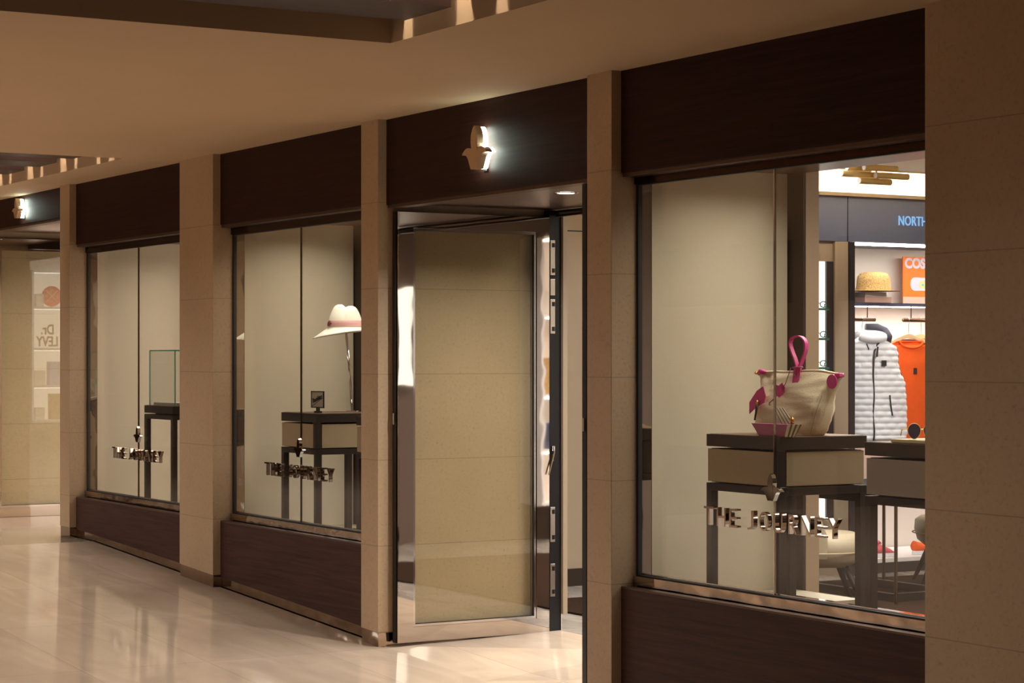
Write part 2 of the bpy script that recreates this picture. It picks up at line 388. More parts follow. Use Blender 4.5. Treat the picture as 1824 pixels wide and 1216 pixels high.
# corridor ceiling with two rectangular slatted recesses
def ceil_with_holes(holes, x0, x1, y0, y1, z, th):
    mb = MB(); xs = sorted({x0, x1, *[h[0] for h in holes], *[h[1] for h in holes]}); ys = sorted({y0, y1, *[h[2] for h in holes], *[h[3] for h in holes]})
    for a, b in zip(xs, xs[1:]):
        for c, d in zip(ys, ys[1:]):
            mx, my = (a + b) / 2, (c + d) / 2
            if any(h[0] < mx < h[1] and h[2] < my < h[3] for h in holes): continue
            mb.box((a, c, z), (b, d, z + th))
    return mb
HA = (-7.74, -3.2, -3.6, -1.26); HB = (-19.5, -13.05, -3.0, -.424)
c_ = ceil_with_holes([HA, HB], -30, 5, -9, 0.02, 2.77, .3)
struct('ceiling', c_, 'plaster', 'smooth beige plaster corridor ceiling with slatted recesses', 'ceiling')
def recess(h, beams, boards, slots, label, which):
    x0, x1, y0, y1 = h
    lid = MB().box((x0 - .05, y0 - .05, 3.07), (x1 + .05, y1 + .05, 3.12)).build('ceiling_lid', 'plaster')
    tag(lid, 'closed top of the %s ceiling recess' % which, 'ceiling', None, 'structure')
    for a, b in beams:
        o = MB().box((a, y0 + .03, 2.835), (b, y1 - .03, 2.98)).build('ceiling_beam', 'baffle')
        tag(o, 'dark boxed beam across the %s ceiling recess' % which, 'ceiling beam', 'dark boxed beams across the %s ceiling recess' % which, 'structure')
    for a, b in boards:
        o = MB().box((a, y0 + .03, 2.87), (b, y1 - .004, 3.06)).build('ceiling_board', 'baffle')
        tag(o, 'brown infill board between beams of the %s ceiling recess' % which, 'ceiling board', 'brown infill boards of the %s ceiling recess' % which, 'structure')
    for a, b in slots:
        m_ = (a + b) / 2
        o = MB().box((m_ - .02, y1 - .5, 3.04), (m_ + .02, y1 - .02, 3.06)).build('slot_light', 'slotled')
        tag(o, 'hidden light strip between boards of the %s ceiling recess' % which, 'light', 'hidden light strips of the %s ceiling recess' % which)
recess(HA, [(-7.56, -7.183), (-6.818, -6.38), (-6.0, -5.56), (-5.2, -4.76), (-4.4, -3.96)], [(-7.735, -7.617), (-7.09, -6.879), (-6.28, -6.07), (-5.46, -5.27), (-4.66, -4.47), (-3.9, -3.25)],
       [(-7.617, -7.56), (-7.183, -7.09), (-6.879, -6.818), (-6.38, -6.28), (-6.07, -6.0), (-5.56, -5.46), (-5.27, -5.2)], None, 'nearer')
HBB = []; HBO = [(-13.22, -13.055), (-13.48, -13.29)]; HBS = [(-13.29, -13.22), (-13.53, -13.48)]; x = -13.53
for k in range(7):
    HBB.append((x - .39, x)); HBS.append((x - .43, x - .39)); HBO.append((x - .62, x - .43)); HBS.append((x - .71, x - .62)); x -= .71
recess(HB, HBB, HBO, HBS, None, 'farther')

# ------------------------------------------------------------------ stone pillars
def pillar(x0, x1, y1, label, base=True):
    z0 = min(zf(x0), zf(x1))
    mb = MB(); h = .075
    mb.hexa([(x0, -.05, zf(x0) + h), (x1, -.05, zf(x1) + h), (x1, y1, zf(x1) + h), (x0, y1, zf(x0) + h), (x0, -.05, 2.78), (x1, -.05, 2.78), (x1, y1, 2.78), (x0, y1, 2.78)])
    p = struct('stone_pillar', mb, 'stone', label, 'pillar', bevel=.003)
    k = MB(); k.hexa([(x0 + .004, -.045, z0 - .02), (x1 - .004, -.045, z0 - .02), (x1 - .004, y1 - .01, z0 - .02), (x0 + .004, y1 - .01, z0 - .02),
        (x0 + .004, -.045, zf(x0) + h), (x1 - .004, -.045, zf(x1) + h), (x1 - .004, y1 - .01, zf(x1) + h), (x0 + .004, y1 - .01, zf(x0) + h)])
    k.build('kick_plate', 'steelwave', p)
    return p
pillar(-15.37, -15.16, 1.05, 'slim beige limestone pillar beside the farther shop entrance')
pillar(-13.03, -12.48, .9, 'wide beige limestone pillar between the two far display windows')
pillar(-10.43, -10.23, 1.05, 'slim beige limestone pillar on the hinge side of the open glass door')
pillar(-8.17, -7.97, 1.05, 'slim beige limestone pillar between the open doorway and the near window')
pillar(-5.92, -5.30, .9, 'wide dim limestone pillar at the near right end of the shopfront')
pillar(-17.62, -17.45, 1.05, 'slim limestone pillar on the far side of the farther entrance')
b = MB().box((-30, -.02, 0), (-17.6, .3, 2.78)); struct('wall_far', b, 'stone', 'limestone wall continuing past the farther shop', 'wall')
b = MB().box((-5.32, -.02, -.4), (5, .3, 2.78)); struct('wall_near', b, 'stone', 'limestone wall continuing past the wide dim pillar at the near end', 'wall')
b = MB().box((-30, -9, -.4), (5, -8.9, 2.9)); o = struct('wall_opposite', b, 'stone', 'limestone wall across the corridor', 'wall')
for i in range(6):
    x = -28 + i * 5.2
    MB().box((x, -8.9, 2.1), (x + 4.4, -8.86, 2.77)).build('fascia_board', 'brownpanel', o)
    MB().box((x, -8.9, .0), (x + 4.4, -8.86, .5)).build('base_board', 'brownpanel', o)
b = MB().box((-30.1, -9, -.4), (-30, 8, 2.9)); struct('wall_end', b, 'stone', 'limestone wall closing the far end', 'wall')
b = MB().box((5, -9, -.4), (5.1, 8, 2.9)); struct('wall_behind', b, 'stone', 'limestone wall closing the near end', 'wall')

# ------------------------------------------------------------------ fascia and lower panels
n = 1
for x0, x1, zb, lab in ((-17.45, -15.37, 2.545, 'shallow dark wood fascia with the far lit emblem'), (-15.16, -13.03, 2.332, 'dark wood fascia above the farthest display window'),
                        (-12.48, -10.43, 2.332, 'dark wood fascia above the hat display window'), (-10.23, -8.17, 2.318, 'dark wood fascia with the lit emblem above the open doorway'),
                        (-7.97, -5.92, 2.32, 'dark wood fascia above the near tote bag window')):
    mb = MB().box((x0, 0, zb), (x1, .085, 2.775)); o = struct('trim_%d' % n, mb, 'fascia', lab, 'fascia panel', bevel=.002); n += 1
    MB().box((x0 + .005, .006, zb - .018), (x1 - .005, .085, zb - .001)).build('lower_edge', 'ledge', o)
for x0, x1, lab in ((-15.16, -13.03, 'dark wood panel under the farthest display window'), (-12.48, -10.43, 'dark wood panel under the hat display window'), (-7.97, -5.92, 'dark wood panel under the near tote bag window')):
    a = MB(); s0, s1 = zf(x0) + .062, zf(x1) + .062
    a.hexa([(x0, 0, s0), (x1, 0, s1), (x1, .1, s1), (x0, .1, s0), (x0, 0, .487), (x1, 0, .487), (x1, .1, .487), (x0, .1, .487)])
    o = struct('trim_%d' % n, a, 'panel', lab, 'wood panel', bevel=.002); n += 1
    MB().box((x0, .002, .4875), (x1, .045, .497)).build('top_edge', 'ledge', o)
    k = MB(); k.hexa([(x0, .012, s0 - .1), (x1, .012, s1 - .1), (x1, .06, s1 - .1), (x0, .06, s0 - .1), (x0, .012, s0 - .002), (x1, .012, s1 - .002), (x1, .06, s1 - .002), (x0, .06, s0 - .002)])
    k.build('skirting', 'steelwave', o)

# ------------------------------------------------------------------ display windows
def window(i, x0, x1, lab):
    r = empty('window_%d' % i, ((x0 + x1) / 2, .09, .49), lab, 'shop window', None, 'structure')
    ox, oy, oz = r.location
    def L(mb, nm, m, **k):
        for v in mb.bm.verts: v.co -= Vector((ox, oy, oz))
        return mb.build(nm, m, r, **k)
    xm = (x0 + x1) / 2 - .035
    zt, zb = 2.272, .54
    L(MB().box((x0 + .01, .085, zb), (xm - .002, .097, zt)), 'glass_pane', 'glass')
    L(MB().box((xm + .002, .085, zb), (x1, .097, zt)), 'glass_pane', 'glass')
    L(MB().box((xm - .002, .0855, zb), (xm + .002, .0965, zt)), 'joint_strip', 'chrome' if i == 3 else 'bronze')
    L(MB().box((x0, .07, zt), (x1, .115, 2.335)), 'head_rail', 'headrail')
    L(MB().box((x0, .065, .485), (x1, .13, zb)), 'sill_rail', 'steelwave')
    L(MB().box((x0, .08, zb), (x1, .10, zb + .005)), 'gasket', 'gasket')
    L(MB().box((x0 + .007, .101, zb + .0002), (x1, .13, zb + .012)), 'inner_channel', 'chrome')
    L(MB().box((x0, .08, zt - .005), (x1, .10, zt)), 'gasket', 'gasket')
    L(MB().box((x0 - .002, .078, zb), (x0 + .006, .10, zt)), 'edge_trim', 'chrome')
    L(MB().box((x0 + .006, .082, zb), (x0 + .014, .104, zt)), 'gasket', 'gasket')
    L(MB().box((x0 - .002, .104, zb), (x0 + .006, .158, zt)), 'mirror_jamb', 'steel')
    return r
window(1, -15.16, -13.03, 'farthest shopfront window with a glass display case behind it')
window(2, -12.48, -10.43, 'middle shopfront window with a white hat behind it')
window(3, -7.97, -5.92, 'nearest shopfront window with a canvas tote bag behind it')
for x0, x1, w_ in ((-15.16, -13.03, 'farthest'), (-12.48, -10.43, 'middle'), (-7.97, -5.92, 'nearest')):
    fz = .44
    p = MB().box((x0 + .001, .131, fz - .05), (x0 + (.345 if w_ == 'nearest' else .27), .92, fz))
    if w_ == 'nearest': p.box((x0 + .3451, .67, fz - .05), (x0 + .54, .92, fz))
    struct('display_platform', p, 'platform', 'low cream ledge in the corner behind the %s window' % w_, 'display ledge')
    wl = MB().box((x0 + .0005, .16, fz + .0005), (x0 + .008, .915, 2.354)); struct('wall_display', wl, 'cream', 'cream fabric end panel closing the left of the %s window' % w_, 'panel wall')
    ps = MB().box((x0 - .03, .922, 0 if w_ != 'farthest' else .2), (x0 + .118, .935, 2.9)); pp = struct('display_column', ps, 'darkbrown', 'column with shade-darkened front behind the %s window display' % w_, 'column')  # shaded front and lit side of the column are painted as two colours
    MB().box((x0 - .03, .936, 0 if w_ != 'farthest' else .2), (x0 + .12, 1.012, 2.9)).build('lit_side_face', 'tan', pp)
    cl = MB().box((x0, .10, 2.355), (x1, .95, 2.41)); struct('display_ceiling', cl, 'ledge', 'lowered ceiling over the %s window display' % w_, 'ceiling')

# ------------------------------------------------------------------ emblem outline (x half profile, z)
HALF = [(0, 0), (14, 22), (27, 50), (38, 85), (46, 120), (53, 160), (57, 200), (58, 250), (57, 300), (52, 350), (48, 395), (58, 385), (75, 375), (92, 369), (112, 366), (132, 370), (152, 380), (172, 400), (192, 425), (206, 450), (213, 474),
        (195, 472), (175, 474), (155, 482), (138, 498), (122, 520), (108, 555), (95, 600), (82, 650), (68, 700), (58, 735)]
def emblem_pts(cx, y, ztop, sx, sz):
    pts = [(cx + x * sx, y, ztop - z * sz) for x, z in HALF]
    left = [(cx - x * sx, y, ztop - z * sz) for x, z in HALF[1:]]
    return pts + left[::-1]
def emblem_mesh(mb, cx, y, ztop, sx, sz, th):
    pts = emblem_pts(cx, y, ztop, sx, sz)
    a = [mb.bm.verts.new(p) for p in pts]; b = [mb.bm.verts.new((p[0], p[1] + th, p[2])) for p in pts]; N = len(a)
    fa = mb.bm.faces.new(a); fb = mb.bm.faces.new(b[::-1])
    for i in range(N): mb.bm.faces.new((a[i], b[i], b[(i + 1) % N], a[(i + 1) % N]))
    bmesh.ops.triangulate(mb.bm, faces=[fa, fb])
    return mb
def lit_emblem(cx, zt, k, lab):
    r = empty('backlit_emblem', (cx, 0, zt - .2 * k), lab, 'illuminated sign')
    o = emblem_mesh(MB(), 0, -.07, .2 * k, .00056 * k, .000287 * k, .035).build('face', 'emblemface', r)
    emblem_mesh(MB(), 0, -.034, .2 * k - .004, .00048 * k, .000276 * k, .026).build('light_plate', 'ledcool', r)
    MB().box((-.02 * k, -.008, -.02 * k), (.02 * k, -.0005, .06 * k)).build('mounting_block', 'black', r)
lit_emblem(-9.162, 2.636, 1.0, 'backlit steel leaf emblem on the fascia above the open doorway')
lit_emblem(-16.36, 2.742, .72, 'small backlit steel leaf emblem on the fascia at the far left')

# chrome lettering on the glass
FR = (.04, .139, .234, .366, .466, .574, .678, .772, .871, .963); LET = {}
for xc, wd, w_, hgt in ((-6.988, .89, 'nearest', .078), (-11.49, .93, 'middle', .078), (-14.11, .95, 'farthest', .078)):
    t = empty('window_lettering', (xc, .073, .842), 'raised chrome capital lettering on the glass of the %s shopfront window' % w_, 'lettering')
    for ch_, fr_ in zip('THEJOURNEY', FR):
        if ch_ not in LET:
            g_ = text('letter', ch_, .106, 'lettersteel', (0, 0, 0), (radians(90), 0, 0), None, extrude=.010, bold=-.0006)
            LET[ch_] = g_; vs_ = g_.data.vertices
            xa, xb, ya, yb = min(v.co.x for v in vs_), max(v.co.x for v in vs_), min(v.co.y for v in vs_), max(v.co.y for v in vs_)
            for v in vs_: v.co.x -= (xa + xb) / 2; v.co.y = (v.co.y - (ya + yb) / 2) * .078 / (yb - ya)
            g_['w'] = xb - xa
            g_.parent = t
        else:
            g_ = LET[ch_].copy(); COL.objects.link(g_); g_.parent = t
        g_.location = ((fr_ - .5) * wd, 0, 0); g_.scale = (dict(T=.07, H=.062, E=.056, J=.045, O=.064, U=.056, R=.054, N=.062, Y=.068)[ch_] / g_['w'], 1, 1)
    e = emblem_mesh(MB(), 0, 0, 0, .00031, .000148, .02).build('window_emblem', 'steel', None, loc=(xc + .012, .064, 1.037))
    tag(e, 'small chrome leaf emblem on the glass joint of the %s shopfront window' % w_, 'emblem')

# ------------------------------------------------------------------ doors
def leaf(i, xf, z0, lab, hard=True, free=.035, far=.996):
    r = empty('door_%d' % i, (xf, far, z0), lab, 'glass door', None, 'structure')
    def L(mb, nm, m, par=None, **k):
        for v in mb.bm.verts: v.co -= Vector((xf, far, 0)); 
        for v in mb.bm.verts: v.co.z += 0
        return mb.build(nm, m, par or r, **k)
    x1 = xf; x0 = xf - .048; H = 2.298
    fr = MB()
    fr.box((x0, free, .012), (x1, free + .095, H)).box((x0, far - .08, .012), (x1, far, H)).box((x0, free + .095, .012), (x1, far - .08, .092)).box((x0, free + .095, 2.215), (x1, far - .08, H))
    L(fr, 'frame', 'doorsteel')
    bd = MB(); a, b = free + .095, far - .08
    bd.box((x0 + .01, a, .092), (x1 - .006, a + .014, 2.215)).box((x0 + .01, b - .014, .092), (x1 - .006, b, 2.215)).box((x0 + .01, a + .014, .092), (x1 - .006, b - .014, .106)).box((x0 + .01, a + .014, 2.2), (x1 - .006, b - .014, 2.215))
    L(bd, 'glazing_bead', 'chrome')
    L(MB().box((x1 - .026, a + .014, .106), (x1 - .018, b - .014, 2.2)), 'glass', 'doorglass')
    L(MB().box((x1 - .018, b - .020, .106), (x1 - .012, b - .014, 2.2)).box((x1 - .018, a + .014, .106), (x1 - .012, b - .02, .110)), 'gasket', 'gasket')
    L(MB().box((x0 + .004, free - .006, .012), (x1 - .010, free - .0005, H)), 'edge_strip', 'black')
    if hard:
        for zc in (1.2,):
            e = L(MB().box((x0 + .014, free - .012, zc - .03), (x1 - .02, free - .0065, zc + .03)), 'latch', 'hinge')
    return r
leaf(1, -10.168, -.02, 'open mirror-framed glass door leaf standing against the limestone side of the doorway', far=.978)
d2 = leaf(2, -17.395, .19, 'open steel-framed glass door leaf at the far left entrance', hard=False); d2.location.z = .19
leaf(3, -8.29, -.12, 'open glass door leaf seen edge on beside the slim pillar right of the doorway')
bpy.data.objects['door_3'].location.z = 0.0
bpy.data.objects['door_1'].location.z = -.018

# hinge jambs and head frame of the main entrance (at the inner threshold)
jr = empty('door_4', (-10.22, 1.0, -.02), 'black door frame with steel hinge plates at the inner edge of the doorway', 'door frame', None, 'structure')
def J(mb, nm, m, par=jr, **k):
    off = Vector((-10.22, 1.0, -.02))
    for v in mb.bm.verts: v.co -= off
    return mb.build(nm, m, par, **k)
J(MB().box((-10.228, .981, .0), (-10.169, 1.05, 2.32)), 'jamb', 'black')
J(MB().box((-10.228, 1.051, .0), (-10.163, 1.056, 2.32)), 'jamb_trim', 'chrome')
J(MB().box((-10.228, 1.057, .09), (-10.15, 1.085, 2.318)), 'tan_strip', 'beige')
J(MB().box((-10.165, 1.02, 2.285), (-8.3, 1.05, 2.32)), 'head', 'black')
J(MB().box((-10.165, 1.012, 2.295), (-8.3, 1.0195, 2.306)), 'head_trim', 'chrome')
def zpx(v): return 1.5 + (639 - v) / 3850 * 11.93
for (va, vb) in ((428, 490), (497, 526), (533, 594), (903, 965), (1004, 1062)):
    za, zb = zpx(vb), zpx(va); y0, y1 = .984, 1.014
    pl = J(MB().box((-10.1685, y0, za), (-10.165, y1, zb)), 'hinge_plate', 'hinge', bevel=.0006)
    if zb - za > .12:
        for zc in (zb - .026, za + .026): J(MB().box((-10.1648, y0 + .010, zc - .012), (-10.164, y1 - .002, zc + .012)), 'slot', 'black')
for zc in (.94, .955, .97): J(MB().tube([(-10.169, 1.0, zc), (-10.163, 1.0, zc)], .004, 8), 'screw', 'brass')
J(MB().tube([(-10.16, 1.0, zpx(795)), (-10.155, 1.002, zpx(806)), (-10.15, .965, zpx(845))], .004, 8), 'lever', 'chrome')
J(MB().box((-10.168, .992, zpx(803)), (-10.158, 1.008, zpx(794))), 'lever_block', 'chrome')
# soffits
for x0, x1, z, w_ in ((-10.23, -8.17, 2.325, 'open'), (-17.45, -15.37, 2.545, 'farther')):
    s = MB().box((x0, .086, z), (x1, 1.06, z + .05)); so = struct('ceiling_soffit', s, 'brushed', 'brushed metal soffit inside the %s entrance' % w_, 'soffit')
    for cx, cy in (((x0 + x1) / 2 + .1, .42),):
        ring = MB(); ring.loft([[(cx + rr * cos(a * pi / 12), cy + rr * sin(a * pi / 12), zz) for a in range(24)] for rr, zz in ((.062, z - .001), (.062, z - .005), (.046, z - .005), (.046, z - .001))], cap=False)
        d = empty('ceiling_downlight', (cx, cy, z), 'small round recessed downlight in the %s entrance soffit' % w_, 'downlight')
        for v in ring.bm.verts: v.co -= Vector((cx, cy, z))
        ring.build('ring', 'chrome', d, smooth=True)
        MB().loft([[(rr * cos(a * pi / 12), rr * sin(a * pi / 12), -.003) for a in range(24)] for rr in (.045, .002)]).build('lens', 'led', d)
b = MB().box((-17.4, 1.0, 2.40), (-15.4, 1.05, 2.545)); struct('trim_9', b, 'black', 'black head frame of the farther entrance', 'frame')

# ------------------------------------------------------------------ shop interior shell
def S(nm, a, b, m, lab, cat='wall', **k): return struct(nm, MB().box(a, b), m, lab, cat, **k)
wl = S('wall_left', (-12.4, 1.05, 0), (-12.1, 4.0, 3.2), 'beige', 'beige panelled side wall inside the doorway')
for z in (2.345,): MB().box((-12.1, 1.06, z - .004), (-12.098, 4.0, z + .004)).build('joint', 'gasket', wl)
for y in (2.262,): MB().box((-12.1, y - .003, .13), (-12.098, y + .003, 3)).build('joint', 'gasket', wl)
S('baseboard_left', (-12.1, 1.06, 0), (-12.085, 4.0, .115), 'darkbrown', 'dark brown skirting on the beige wall inside the doorway', 'baseboard')
S('wall_left_bay', (-12.5, 4.0, 0), (-12.4, 8, 3.2), 'whitewall', 'white wall behind the clothes bay')
S('wall_back', (-12.5, 8, 0), (-4.7, 8.1, 3.2), 'whitewall', 'white back wall of the nearer shop')
S('ceiling_shop', (-12.5, 1.05, 3.0), (-4.7, 8.1, 3.1), 'plaster2', 'pale ceiling of the nearer shop', 'ceiling')
S('wall_right', (-4.9, .3, -.3), (-4.7, 8.1, 3.1), 'taupe', 'taupe wall on the right of the nearer shop')
S('wall_left_2', (-18.0, .3, 0), (-17.8, 8.1, 3.1), 'beige', 'beige wall on the left of the farther shop')
S('wall_back_2', (-18, 8, 0), (-12.5, 8.1, 3.1), 'beige', 'beige back wall of the farther shop')
S('ceiling_shop_2', (-18, 1.05, 3.0), (-12.5, 8.1, 3.1), 'plaster2', 'pale ceiling of the farther shop', 'ceiling')
S('wall_between', (-13.199, .9, 0), (-12.5, 8.1, 3.1), 'whitewall', 'white wall parting the two shops')
S('trim_10', (-10.25, 1.0, 2.33), (-7.95, 1.05, 3.1), 'beige', 'beige bulkhead over the doorway inside', 'bulkhead')
S('trim_11', (-17.6, 1.0, 2.55), (-15.2, 1.05, 3.1), 'beige', 'beige bulkhead over the farther doorway inside', 'bulkhead')

# clothes bay on the left wall (faces +x)
o = S('wall_fascia', (-12.39, 3.6, 2.312), (-11.7, 7.9, 2.622), 'bluegrey', 'blue grey metal fascia above the clothes bay', 'fascia')
MB().box((-11.699, 4.336, 2.312), (-11.697, 4.342, 2.622)).build('joint', 'gasket', o)
MB().box((-12.40, 3.6, 2.624), (-11.67, 7.9, 2.648)).build('top_ledge', 'beige', o)
t = text('lit_lettering', 'NORTH', .094, 'signtext', (-11.694, 4.788, 2.468), (radians(90), 0, radians(90)), extrude=.003, bold=.0008, align='LEFT', spacing=1.05, sx=.78)
tag(t, 'pale blue lit capital lettering on the blue grey fascia above the clothes', 'lettering')
c = MB().box((-12.25, 3.6, 2.649), (-12.15, 7.9, 2.67)); c = c.build('cove_light', 'coveled'); tag(c, 'linear light hidden on top of the blue grey fascia', 'light')
S('trim_12', (-12.39, 3.6, 0), (-11.72, 3.78, 2.31), 'beige', 'beige post left of the eyewear niche', 'post')
S('trim_13', (-12.39, 3.78, 2.172), (-11.72, 4.225, 2.31), 'beige', 'beige panel above the eyewear niche', 'panel')
S('trim_14', (-12.39, 4.228, 0), (-11.70, 4.345, 2.31), 'beige', 'beige pilaster between eyewear niche and clothes bay', 'pilaster')
S('trim_15', (-12.39, 4.346, 0), (-11.69, 4.396, 2.31), 'post', 'black upright at the left edge of the clothes bay', 'post')
S('trim_16', (-11.734, 4.167, .4), (-11.715, 4.227, 2.171), 'post', 'dark reveal on the right of the eyewear niche', 'reveal')
n1 = MB().box((-11.80, 3.79, .4), (-11.735, 4.227, 2.17)).build('backlit_panel', 'niche'); n1.name = 'lightbox'; tag(n1, 'glowing white back panel of the eyewear niche', 'light panel')
for z, w_ in ((1.835, 'upper'), (1.63, 'middle'), (1.43, 'lower')):
    g = MB().box((-11.734, 3.781, z), (-11.69, 4.166, z + .012)).build('glass_shelf', 'caseglass'); tag(g, '%s glass shelf in the eyewear niche' % w_, 'shelf', None, None)
    e = MB().box((-11.6895, 3.781, z - .002), (-11.685, 4.166, z + .014)).build('shelf_edge', 'acetate', g)
    s = empty('eyeglasses', (-11.70, 4.09, z + .013), 'pair of spectacles on the %s shelf of the lit niche' % w_, 'glasses')
    for dy in (-.035, .035):
        pts = [(0, dy + .027 * cos(a * pi / 8), .026 + .02 * sin(a * pi / 8)) for a in range(16)]
        MB().tube(pts, .004, 6, closed=True).build('rim', 'acetate', s, smooth=True)
        MB().tube([(0, dy * 1.8, .034), (-.02, dy * 1.8, .03), (-.026, dy * 1.8, .003)], .003, 6).build('temple', 'acetate', s, smooth=True)
    MB().tube([(0, -.009, .034), (0, .009, .034)], .003, 6).build('bridge', 'acetate', s)
# shelf above clothes
sh = empty('wall_shelf', (-12.2, 6.14, 1.88), 'navy wall shelf holding the straw hat and the poster', 'shelf')
MB().box((-.19, -1.742, 0), (.12, 1.7, .024)).build('board', 'navy', sh)
MB().box((.05, -1.74, -.006), (.11, 1.7, -.0005)).build('light_strip', 'led', sh)
MB().box((.35, -1.74, .418), (.42, 1.7, .431)).build('top_light_strip', 'led', sh)
# straw hat
def hat_rings(prof, brim0, rx, ry, droop, pinch, n=56):
    rings = []
    for (r, z) in prof:
        ring = []
        for k in range(n):
            a = 2 * pi * k / n; x, y, zz = r * rx * cos(a), r * ry * sin(a), z
            if r > brim0: zz += droop(a) * (r - brim0)
            else: x, y, zz = pinch(x, y, zz, r, a)
            ring.append((x, y, zz))
        rings.append(ring)
    return rings
h = empty('straw_hat', (-12.14, 4.94, 1.988), 'open-weave straw hat on the navy shelf', 'hat')
prof = [(.2, -.002), (.155, .002), (.132, .01), (.128, .03), (.126, .07), (.12, .105), (.1, .13), (.06, .14), (.002, .136)]
MB().loft(hat_rings(prof, .135, .85, 1.05, lambda a: .06, lambda x, y, z, r, a: (x, y, z - .02 * (abs(x) < .03) * (z > .1)))).build('hat_body', 'straw', h, smooth=True)
MB().loft([[(r * .85 * cos(a * pi / 20), r * 1.05 * sin(a * pi / 20), z) for a in range(40)] for r, z in ((.135, .012), (.131, .03), (.129, .03), (.133, .012))], cap=False).build('hat_band', 'straw', h)
bx = MB().box((-.08, -.11, 0), (.07, .14, .042)).build('keepsake_box', 'peach', loc=(-12.16, 4.93, 1.905), bevel=.003); tag(bx, 'low patterned peach box under the straw hat', 'box')
bx2 = MB().box((-.07, -.1, 0), (.06, .10, .035)).build('keepsake_box', 'box1', loc=(-12.16, 4.93, 1.948), bevel=.003); tag(bx2, 'smaller pale box stacked right under the straw hat', 'box')
# poster
p = empty('poster', (-12.3, 5.555, 1.905), 'orange poster with white rounded letters standing on the navy shelf', 'poster')
MB().box((-.01, -.2, 0), (0, .2, .352)).build('sheet', 'orangeposter', p)
MB().box((.0002, -.2, 0), (.0006, .2, .055)).build('lower_band', 'peach', p)
t = text('title_lettering', 'COS', .1, 'lilac', (.0018, -.185, .30), (radians(90), 0, radians(90)), p, extrude=.0008, bold=.005, align='LEFT')
eg = MB(); eg.prism([(.001, -.02 + .11 * cos(a * pi / 16), .15 + .058 * sin(a * pi / 16) + .01 * sin(3 * a * pi / 16)) for a in range(32)], (.0008, 0, 0)).build('white_shape', 'lilac', p)
MB().prism([(.0022, 0.0 + .05 * cos(a * pi / 16), .146 + .033 * sin(a * pi / 16)) for a in range(32)], (.0006, 0, 0)).build('round_shape', 'yolk', p)
MB().prism([(.003, -.01 + .012 * cos(a * pi / 8), .145 + .008 * sin(a * pi / 8)) for a in range(16)], (.0006, 0, 0)).build('dot', 'teal', p)

# hanging rails
def rail(x, y0, y1, rods, lab):
    r = empty('hanging_rail', (x, y0, 1.78), lab, 'clothes rail')
    MB().tube([(0, 0, 0), (0, y1 - y0, 0)], .0145, 16).build('bar', 'bronze', r, smooth=True)
    for yy in rods: MB().tube([(0, yy - y0, .0148), (0, yy - y0, .1)], .004, 8).build('hanger_rod', 'bronze', r)
    return r
rail(-11.98, 4.45, 4.816, (4.749,), 'short bronze rail carrying the white quilted vest')
rail(-11.98, 5.081, 6.4, (5.155, 6.2), 'bronze rail carrying the orange shirt')
def hanger(x, y, z, rz, lab, grp=None, ws=1):
    r = empty('coat_hanger', (x, y, z), lab, 'hanger', grp, rz=rz)
    # local: shoulders along y, hook up to z=0 around bar
    R_ = .0175
    pts = [(R_ * sin(a), 0, -.015 + R_ * cos(a)) for a in [radians(-100 + 20 * i) for i in range(12)]] + [(.006, 0, -.045), (0, 0, -.06), (0, 0, -.115)]
    MB().tube(pts, .0022, 6).build('hook', 'chrome', r, smooth=True)
    body = [(0, -.2, -.2), (0, -.19, -.178), (0, -.1, -.142), (0, -.03, -.118), (0, 0, -.112), (0, .03, -.118), (0, .1, -.142), (0, .19, -.178), (0, .2, -.2), (0, .1, -.168), (0, .04, -.15), (0, 0, -.146), (0, -.04, -.15), (0, -.1, -.168)]
    mb = MB(); mb.prism([(-.012, b_ * ws, c_) for _, b_, c_ in body], (.024, 0, 0)); mb.build('shoulder_bar', 'hangerw', r, bevel=.003)
    return r
hanger(-11.98, 4.70, 1.795, radians(-20), 'beech hanger inside the white quilted vest', ws=.55)
hanger(-11.98, 5.13, 1.795, radians(-20), 'beech hanger inside the orange shirt', ws=.85)
for k in range(4):
    hanger(-11.98, 5.25 + .045 * k, 1.795, radians(-58), 'beech hanger in the row behind the orange shirt', 'beech hangers behind the orange shirt', ws=.8)

# quilted vest
v = empty('quilted_vest', (-11.90, 4.70, .915), 'white quilted puffer vest with black zip hanging on the short rail', 'vest', rz=radians(-20))
rows, cols = 136, 180; rings = []
def lerp(tab, z):
    for (a, va), (b, vb) in zip(tab, tab[1:]):
        if a <= z <= b: return va + (vb - va) * (z - a) / (b - a)
    return tab[-1][1]
wt = [(0, .255), (.04, .27), (.25, .268), (.42, .255), (.48, .225), (.55, .205), (.62, .205), (.67, .19), (.70, .15), (.725, .095), (.74, .08)]
dt = [(0, .07), (.03, .085), (.3, .09), (.5, .08), (.62, .065), (.68, .055), (.72, .07), (.74, .07)]
for j in range(rows + 1):
    z = .74 * j / rows; ww, dd = lerp(wt, z), lerp(dt, z); ring = []
    row = int(z / .043); fz_ = (z / .043) % 1
    for i in range(cols):
        a = 2 * pi * i / cols; ca, sa = cos(a), sin(a)
        y = ww * math.copysign(abs(sa) ** .8, sa); x = dd * math.copysign(abs(ca) ** .7, ca)
        u = y / .088 + .5 * (row % 2); fu = u % 1
        q = 1 - (1 - abs(sin(pi * fz_)) ** .6) * (.25 + .75 * (abs(sin(pi * fu)) ** .5)) - .75 * (1 - abs(sin(pi * fu)) ** .45)
        k_ = .016 * q * (1 if z < .69 else .3)
        if ca > 0 and abs(y + .0) < .012: k_ = -.002
        nx, ny = ca, sa * .5
        ring.append((x + nx * k_, y + ny * k_, z + .008 * sin(3 * a + j * .2) * (j < 3)))
    rings.append(ring)
MB().loft(rings).build('quilted_body', 'puffer', v, smooth=True)
